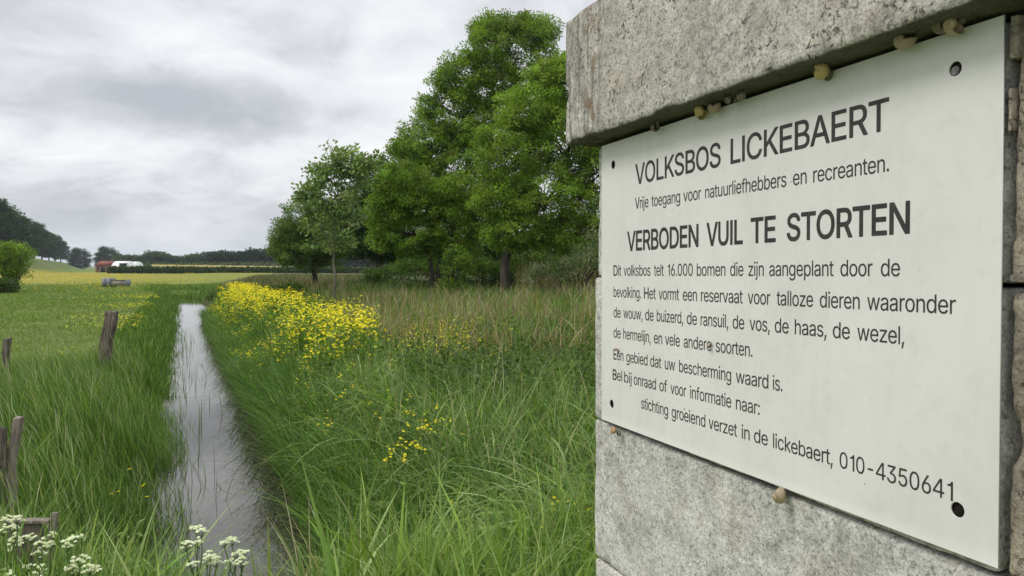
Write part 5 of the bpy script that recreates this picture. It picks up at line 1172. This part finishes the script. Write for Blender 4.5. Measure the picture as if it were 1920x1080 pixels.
tussocks('bank_grass', 2300, 26, 3.3, 13.5, lambda Y: 0 * Y + 1.2, edge, 0.9, 0.42, 0.78, 0.006, 0.012, GD + GB, [3, 4, 3, 2.5, 1.5, .6], 0.13, (0.15, 1.0), (0.05, 0.7))
tussocks('bank_edge_grass', 1300, 26, 4.4, 34, lambda Y: 1.0 - 0.02 * sst(Y, 13, 20), lambda Y: 0 * Y + 1.6, 1.2, 0.65, 0.95, 0.007, 0.013, GD + GB[:1], [3, 4, 3, 1], 0.12, (0.15, 0.8), (0.05, 0.5))
A = east(16000, 3.3, 13, lambda Y: 0 * Y + 1.2, edge, 0.9, 0.30, 0.6, 0.006, 0.011, GD, [3, 3, 1], (0.1, 0.9), 'low_bank_grass', 3, (0.05, 0.6), 2.5); A['kind'] = 'stuff'
A = east(1500, 3.6, 16, lambda Y: 0 * Y + 1.3, edge, 1.0, 0.7, 0.98, 0.006, 0.010, [(0.30, 0.31, 0.16), (0.22, 0.26, 0.11)], [1, 1], (0.1, 0.5), 'bank_seed_heads', 5, (0.05, 0.3), 2.5); A['kind'] = 'stuff'
A = east(45000, 12.5, 40, lambda Y: 0 * Y + 1.1, edge, 1.2, 0.40, 0.80, 0.008, 0.014, GD + GB, [3, 4, 3, 1, 1, .4], (0.1, 0.6), 'rough_grass', 3, (0.02, 0.3), 1.8, wk=0.0007); A['kind'] = 'stuff'
tussocks('rough_tussocks', 2600, 14, 12.5, 30, lambda Y: 0 * Y + 1.2, edge, 1.1, 0.5, 0.85, 0.016, 0.028, GD + GB + GS[:2], [3, 3, 3, 2, 1, .3, .8, .8], 0.16, (0.1, 0.7), (0.03, 0.4), 3, 48)
# broad leaf arching grass close by on the right
A = east(9500, 3.2, 10.5, lambda Y: 0 * Y + 1.25, edge, 0.9, 0.50, 0.90, 0.012, 0.030, GB + GD[1:], [3, 4, 4, 2, 2], (0.3, 1.2), 'arching_reed_grass', 7, (0.3, 1.1), 2.2, seed=43); A['kind'] = 'stuff'
# dry straw stalks among the rough growth below the trees
A = east(11500, 10.5, 27, lambda Y: 0.16 * Y + 0.2 + 0.22 * np.maximum(0, 14.5 - Y), edge, 0.9, 0.6, 1.3, 0.006, 0.012, [(0.26, 0.20, 0.12), (0.20, 0.16, 0.09), (0.33, 0.29, 0.17)] + GB[:1] + GD[:1], [3, 3, 2, 2, 2], (0.0, 0.7), 'dry_stalks', 4, (0, 0.45), 3, seed=44, wk=0.0006, thr=-0.12); A['kind'] = 'stuff'
A = east(14000, 22, 60, lambda Y: 0.20 * Y, edge, 1.0, 0.5, 0.95, 0.012, 0.022, LD + GD[:2], [3, 3, 2, 2, 2], (0.0, 0.5), 'dark_green_grass', 3, (0, 0.3), 3, seed=49, wk=0.0006); A['kind'] = 'stuff'  # dark green grass behind the straw stalks
A = east(16000, 26, 110, lambda Y: 2.2 + 0.13 * np.maximum(0, Y - 50), lambda Y: 0.21 * Y + 1.5, 1.2, 0.5, 0.9, 0.02, 0.035, [(0.24, 0.19, 0.12), (0.18, 0.15, 0.09)] + GS[:1] + LD, [3, 3, 0.6, 2, 2, 2], (0.0, 0.3), 'dry_meadow_grass', 2, (0, 0.2), 3, seed=45, wk=0.0006); A['kind'] = 'stuff'
A = east(1100, 34, 42, lambda Y: 0.40 * Y, lambda Y: 0.52 * Y, 1.0, 1.6, 2.3, 0.02, 0.035, [(0.36, 0.30, 0.14), (0.28, 0.24, 0.12)], [1, 1], (0.0, 0.15), 'tall_dry_reeds', 3, (0, 0.1), 3, seed=46); A['kind'] = 'stuff'
# leafy weeds (nettle like) in the middle right
n = 1000
X, Y, t, b = scatter(n, lambda Y: 0.20 * Y + 0.6, edge, 7.5, 19, 1.0)
k = R.uniform(0, 1, n) < 1 - sst(Y + 3 * n2d(X, Y, 0.4, 2, 55), 12, 18)
X, Y, b = X[k], Y[k], b[k]; n = len(X)
leafcloud('nettle_patch', b + np.array([0, 0, 1]) * R.uniform(0.15, 0.62, n)[:, None], 0.17, 34, 0.060, M_LEAF, pick([(0.06, 0.10, 0.026), (0.08, 0.125, 0.034), (0.05, 0.09, 0.024)], [1, 1, 1], n), asp=0.5)['kind'] = 'stuff'

# reeds standing in the water
n = 120
Y = R.uniform(5.0, 26, n); t = 0.0 + np.abs(R.normal(size=n)) * 0.22; t[:30] = R.uniform(0.2, 0.8, 30)
X = st2xy(t, Y); b = np.stack([X, Y, np.full(n, -0.6)], 1)
blades('ditch_reeds', b, R.uniform(0.3, 0.72, n), R.uniform(0.006, 0.012, n), R.uniform(0, 0.35, n), R.uniform(0, 6.3, n), pick(GD + GS[:2], [2, 2, 2, 1, .6], n), 4, R.uniform(0, 0.3, n))['kind'] = 'stuff'
# dead stalks lying in the shallow right margin
n = 3800
Y = 5 + 20 * R.uniform(0, 1, n) ** 1.4; t = 1.25 - np.abs(R.normal(size=n)) * 0.24; X = st2xy(t, Y)
blades('dead_margin_stalks', np.stack([X, Y, np.full(n, -0.47)], 1), R.uniform(0.06, 0.3, n), R.uniform(0.004, 0.010, n), R.uniform(0.5, 3.0, n), R.uniform(0, 6.3, n), pick(GS + GD[:1], [1, 1, .6, 3], n) * 0.33, 3, 0.75)['kind'] = 'stuff'

# foreground band on the near dam
n = 16000
x = R.uniform(-80, 1190, n); Y = 1.9 + 2.2 * R.uniform(0, 1, n) ** 0.8; X = (x - 960) / F * Y
clear = sst(np.abs(x - 435), 45, 130)
k = R.uniform(0, 1, n) < 0.07 + 0.93 * clear
x, Y, X = x[k], Y[k], X[k]; n = len(x)
hb = np.interp(x, [-80, 60, 300, 360, 520, 600, 760, 1000, 1190], [0.80, 0.84, 0.80, 0.66, 0.62, 0.80, 0.90, 0.86, 0.80]) - 0.16 * (2.6 - Y) * (Y < 2.6)
blades('foreground_grass', np.stack([X, Y, terrain(X, Y) - 0.02], 1), hb * R.uniform(0.55, 1.08, n), R.uniform(0.005, 0.012, n), R.uniform(0.05, 0.7, n), R.uniform(0, 6.3, n),
       pick(GB + GD[1:], [3, 3, 2, 2, 2], n), 5, R.uniform(0, 0.5, n))['kind'] = 'stuff'
# broad upright reed blades near the camera
n = 520
x = np.concatenate([R.uniform(-40, 345, 170), R.uniform(330, 560, 34), R.uniform(560, 1110, 316)]); Y = R.uniform(2.3, 4.0, n); X = (x - 960) / F * Y
hb = np.interp(x, [-80, 300, 345, 560, 600, 700, 850, 1110], [0.95, 0.92, 0.86, 0.86, 1.12, 1.18, 1.05, 0.95])
blades('foreground_reed_blades', np.stack([X, Y, terrain(X, Y) - 0.02], 1), hb * R.uniform(0.72, 1.0, n), R.uniform(0.013, 0.026, n), R.uniform(0.05, 0.6, n), R.uniform(0, 6.3, n),
       pick(GB + GD[2:], [3, 4, 2, 2], n), 9, R.uniform(0, 0.45, n), taper=2.2)['kind'] = 'stuff'
n = 60
x = R.uniform(540, 660, n); Y = R.uniform(3.0, 4.2, n); X = (x - 960) / F * Y
blades('pale_seed_stalks', np.stack([X, Y, terrain(X, Y) - 0.02], 1), R.uniform(0.6, 0.95, n), R.uniform(0.006, 0.010, n), R.uniform(0.05, 0.5, n), R.uniform(2, 5, n),
       pick(GS, [1, 1, 1], n), 6, R.uniform(0, 0.2, n), tipcol=np.array([[0.42, 0.36, 0.27]]), head=0.66)['kind'] = 'stuff'


# ------------------------------------------------------------------ flowers
def florets(name, P_, size, cols, parent=None, petals=4, cup=0.25, mat=None):
    """little open flowers: petals as folded quads round a centre"""
    N = len(P_)
    size = np.broadcast_to(size, N)
    tilt = R.normal(size=(N, 3)) * 0.45; tilt[:, 2] = 1; tilt /= np.linalg.norm(tilt, axis=1)[:, None]
    a = np.cross(tilt, R.normal(size=(N, 3))); a /= np.linalg.norm(a, axis=1)[:, None]
    b_ = np.cross(tilt, a)
    out = []
    for k in range(petals):
        an = k * 2 * math.pi / petals
        d = a * math.cos(an) + b_ * math.sin(an); e = -a * math.sin(an) + b_ * math.cos(an)
        s = size[:, None] * 0.5
        out.append(np.stack([P_, P_ + (d * 0.7 + e * 0.42 + tilt * cup) * s, P_ + (d * 1.05 + tilt * cup * 1.3) * s, P_ + (d * 0.7 - e * 0.42 + tilt * cup) * s], 1))
    co = np.stack(out, 1).reshape(-1, 3)
    cc = np.repeat(cols, petals * 4, 0)
    return quads_obj(name, co, np.arange(len(co)).reshape(-1, 4), mat or M_PETAL, parent, cc)


YEL = (0.86, 0.72, 0.03)
n = 2000        # flower heads of the mass, each a cluster of open flowers
Y = 9.0 + 27 * R.uniform(0, 1, 9000) ** 1.0
t = 1.05 + np.abs(R.uniform(0, 1, 9000)) * (1.35 + 0.75 * sst(Y, 9, 15) - 0.25 * sst(Y, 20, 34))
X = st2xy(t, Y)
pn = n2d(X, Y, 0.95, 3, 51) - 0.25 * (t > 2.9)
k = (pn + R.uniform(-0.22, 0.22, 9000) > -0.05 + 0.5 * (1 - sst(Y, 9, 12.5))) & ((t > 1.5) | (Y > 12))
X, Y, t = X[k][:n], Y[k][:n], t[k][:n]; n = len(X)
zt = terrain(X, Y) + R.uniform(0.55, 0.98, n) - 0.25 * (t < 1.6)
base = np.stack([X + R.normal(size=n) * 0.1, Y + R.normal(size=n) * 0.1, terrain(X, Y) - 0.02], 1)
blades('rapeseed_stems', base, zt - base[:, 2], np.full(n, 0.010) + 0.0003 * Y, R.uniform(0, 0.1, n), R.uniform(0, 6.3, n), pick(GB, [1, 1, 1], n), 3, 0.0)['kind'] = 'stuff'
m_ = 5
rep = np.repeat(np.arange(n), m_); N = len(rep)
pp = np.stack([X, Y, zt], 1)[rep] + R.normal(size=(N, 3)) * np.array([0.055, 0.055, 0.05])
florets('rapeseed_flowers', pp, R.uniform(0.026, 0.046, N) + 0.0005 * Y[rep], cjit(YEL, N, 0.12, 0.05))['kind'] = 'stuff'
leafcloud('rapeseed_leaves', np.stack([X, Y, zt - R.uniform(0.15, 0.5, n)], 1), 0.15, 9, 0.11, M_LEAF, pick(GD + GB[:1], [1, 1, 1, 1], n), asp=0.35)['kind'] = 'stuff'


def flower_plant(name, label, cat, group, Yd, x, y, heads, size, petals, spread, colr, m=1):
    top = at(x, y, Yd); g0 = gz(top)
    r = empty(name, g0); tag(r, label, cat, group)
    T = top - np.array(g0)
    st_ = []; P_ = []
    fork = T * np.array([0.4, 0.4, 0.55])
    st_.append((curve_pts(np.zeros(3), fork, 5, 0, 0.02), np.linspace(0.004, 0.003, 5)))
    for i in range(heads):
        q = T + (R.normal(size=3) * spread * np.array([1, 1, 0.8]) if i else 0)
        st_.append((curve_pts(fork, q, 5, 0.0, 0.03), np.linspace(0.0025, 0.0015, 5)))
        for j in range(m): P_.append(q + (R.normal(size=3) * size * 0.8 if m > 1 else 0))
    tubes('stem', st_, M_STEM, r, 5)
    P_ = np.array(P_)
    for q in P_: florets('flower', q[None], size * R.uniform(0.85, 1.15), cjit(colr, 1, 0.1, 0.04), r, petals)
    nl = 5
    leafcloud('leaves', fork[None] * R.uniform(0.5, 1.2, (nl, 1)), 0.06, 3, 0.07, M_LEAF, pick(GB, [1, 1, 1], nl), r, asp=0.35)
    return r


for (x, y, Yd, s, lab) in ((243, 880, 5.4, .036, 'highest single yellow buttercup in the grass left of the ditch'), (222, 922, 5.2, .028, 'yellow buttercups left of the others above the ditch edge'),
                           (270, 910, 5.0, .036, 'yellow buttercup between the highest one and the lowest one'), (276, 932, 4.9, .036, 'large yellow buttercup nearest the water on the left bank'),
                           (256, 966, 4.8, .018, 'smallest low buttercup on the left bank')):
    flower_plant('buttercup', lab, 'wildflower', 'buttercups on the left bank', Yd, x, y, 3 if x == 222 else 1, s, 5, 0.035, YEL)
grp = 'yellow flowers scattered through the right bank grass'
for (x, y, Yd, h, lab) in ((790, 800, 5.6, 9, 'fullest yellow flowering stem in the near grass of the right bank'), (820, 790, 5.9, 5, 'yellow flowering stem at the right of the near clump'), (775, 835, 5.4, 7, 'yellow flowering stem low in the near clump'),
                           (737, 850, 5.1, 5, 'bright yellow stem at the left front of the near clump'), (760, 775, 6.2, 3, 'topmost thin yellow stem of the near clump'), (1045, 945, 4.0, 2, 'pair of yellow flowers close to the pillar foot'),
                           (1066, 936, 4.1, 1, 'single yellow flower just above the pair near the pillar'), (1090, 958, 4.0, 2, 'yellow flowers touching the left edge of the pillar'), (1022, 988, 3.9, 1, 'lone yellow flower below the pair by the pillar'),
                           (842, 947, 4.4, 1, 'lone yellow flower in the grass at the bottom centre'), (636, 742, 7.2, 2, 'two yellow flowers in the grass below the big yellow patch'), (1012, 1028, 3.8, 2, 'lowest yellow flowers near the bottom edge left of the pillar')):
    flower_plant('yellow_wildflower', lab, 'wildflower', grp, Yd, x, y, h, 0.022, 4, 0.075 if h > 3 else 0.03, YEL, 4 if h > 3 else 3)
# small drift of yellow on the slope right of the mass
n = 130
Y = R.uniform(9.6, 13.5, n); t = 0.31 * Y + 0.05 + R.normal(size=n) * 0.38; X = st2xy(t, Y)
zt = terrain(X, Y) + R.uniform(0.5, 0.78, n)
rep = np.repeat(np.arange(n), 7)
florets('yellow_flower_drift', np.stack([X, Y, zt], 1)[rep] + R.normal(size=(n * 7, 3)) * 0.05, 0.022, cjit(YEL, n * 7, .12, .05))['kind'] = 'stuff'
n = 60
Y = R.uniform(6.6, 10.5, n); t = 1.15 + 0.9 * R.uniform(0, 1, n) ** 1.3; X = st2xy(t, Y)
zt = terrain(X, Y) + R.uniform(0.35, 0.72, n)
rep = np.repeat(np.arange(n), 4)
florets('stray_yellow_flowers', np.stack([X, Y, zt], 1)[rep] + R.normal(size=(n * 4, 3)) * 0.035, 0.024, cjit(YEL, n * 4, .12, .05))['kind'] = 'stuff'
# scattered yellow in the pasture near the ditch
n = 1500
Y = R.uniform(13, 46, n); t = -1.0 - np.abs(R.normal(size=n)) * (0.035 * Y + .1); X = st2xy(t, Y)
k = n2d(X, Y, 0.25, 2, 61) > 0.0
X, Y = X[k], Y[k]
florets('pasture_buttercups', np.stack([X, Y, terrain(X, Y) + R.uniform(0.12, 0.3, len(X))], 1), 0.03 + 0.0009 * Y, cjit((0.62, 0.55, 0.04), len(X), .15, .05))['kind'] = 'stuff'
n = 3800
Y = 52 + 190 * R.uniform(0, 1, n) ** 1.4; x = R.uniform(-40, 560, n); X = (x - 960) / F * Y
k = (n2d(X, Y, 0.05, 3, 62) + R.uniform(-.3, .3, n)) > -0.1
k &= X + 0.42 * Y < 2
X, Y = X[k], Y[k]
florets('meadow_buttercups', np.stack([X, Y, terrain(X, Y) + R.uniform(0.15, 0.4, len(X))], 1), 0.07 + 0.0010 * Y, cjit((0.56, 0.43, 0.03), len(X), .15, .06), None, 3)['kind'] = 'stuff'


# cow parsley
WH = (0.78, 0.80, 0.66)


def parsley(label, Yd, umb, group):
    x0 = sum(u[0] for u in umb) / len(umb); y0 = max(u[1] for u in umb)
    g0 = np.array(gz(at(x0, y0, Yd)))
    r = empty('cow_parsley', g0); tag(r, label, 'wildflower', group)
    st_ = []
    tops = [at(u[0], u[1], Yd + R.uniform(-0.12, 0.12)) - g0 for u in umb]
    fork = np.mean(tops, 0) * np.array([0.5, 0.5, 0.62])
    st_.append((curve_pts(np.zeros(3), fork, 5, 0, 0.015), np.linspace(0.005, 0.004, 5)))
    for T in tops:
        st_.append((curve_pts(fork, T - np.array([0, 0, 0.035]), 5, 0, 0.03), np.linspace(0.0035, 0.002, 5)))
    tubes('stem', st_, M_STEM, r, 6)
    for T, u in zip(tops, umb):
        rad = u[2] * 1.12 * Yd / F
        ray, P_ = [], []
        nu = 9
        for j in range(nu):
            a = j * 2.4; rr = rad * math.sqrt((j + .5) / nu)
            c = T + np.array([rr * math.cos(a), rr * math.sin(a), -0.55 * rr + R.normal() * 0.006])
            ray.append((curve_pts(T - np.array([0, 0, 0.035]), c - np.array([0, 0, .004]), 3, 0, 0), np.array([0.0011, 0.0008, 0.0006])))
            m2 = 16
            v = R.normal(size=(m2, 3)); v[:, 2] = np.abs(v[:, 2]) * 0.5; v /= np.linalg.norm(v, axis=1)[:, None]
            P_.append(c + v * rad * 0.27 * R.uniform(0.4, 1, (m2, 1)))
        um = florets('umbel', np.concatenate(P_), 0.0085, cjit(WH, nu * 16, 0.08, 0.03), r, 4, 0.1)
        tubes('ray', ray, M_STEM, um, 4)
    leafcloud('leaves', fork[None] * R.uniform(0.4, 1.0, (14, 1)) + R.normal(size=(14, 3)) * 0.05, 0.06, 16, 0.035, M_LEAF, pick(GB, [1, 1, 1], 14), r, asp=0.4)


gp = 'cow parsley in the foreground'
parsley('white cow parsley in front of the low plank, highest heads at far left', 3.0, [(22, 985, 11), (12, 970, 8), (32, 966, 9), (6, 990, 7), (28, 1003, 8)], gp)
parsley('white cow parsley with a tight head left of the low plank post', 3.0, [(28, 1012, 10), (26, 1022, 9), (48, 1006, 8), (60, 1003, 6)], gp)
parsley('white cow parsley below the low plank post, two stacked heads', 2.95, [(78, 1018, 11), (72, 1032, 11), (95, 1017, 5)], gp)
parsley('white cow parsley right of the low plank with small loose heads', 3.0, [(128, 1008, 11), (143, 1003, 8), (98, 998, 6), (126, 1018, 7), (153, 1007, 4)], gp)
parsley('fullest white cow parsley, large head at the bottom left', 2.85, [(150, 1045, 13), (135, 1058, 12), (168, 1060, 11), (178, 1066, 9), (145, 1066, 9)], gp)
parsley('white cow parsley cut by the bottom edge under the low plank', 2.9, [(74, 1060, 9), (18, 1072, 7), (50, 1062, 6), (72, 1075, 9)], gp)
parsley('white cow parsley over the water, leftmost of the heads there', 3.0, [(368, 985, 12), (378, 992, 9), (350, 1018, 10), (370, 1012, 7)], gp)
parsley('white cow parsley over the water, low cluster in the middle', 2.95, [(394, 1037, 11), (405, 1048, 10), (388, 1048, 7), (361, 1053, 9)], gp)
parsley('white cow parsley over the water, rightmost of the heads there', 3.0, [(435, 1008, 10), (421, 1012, 8), (445, 1030, 10), (455, 1033, 8), (432, 1052, 11), (452, 1048, 10)], gp)

# ------------------------------------------------------------------ air
hm, q = new_mat('air'); hm_v = q.n('ShaderNodeVolumePrincipled')
hm_v.inputs['Color'].default_value = (0.86, 0.92, 1.0, 1); hm_v.inputs['Density'].default_value = 0.00013; hm_v.inputs['Anisotropy'].default_value = 0.2
ho = q.n('ShaderNodeOutputMaterial'); q.l(hm_v.outputs[0], ho.inputs['Volume'])
v, f = box_np((-3800, -300, -12), (3800, 5600, 60))
hz_o = quads_obj('haze', v, f, hm); tag(hz_o, kind='stuff')
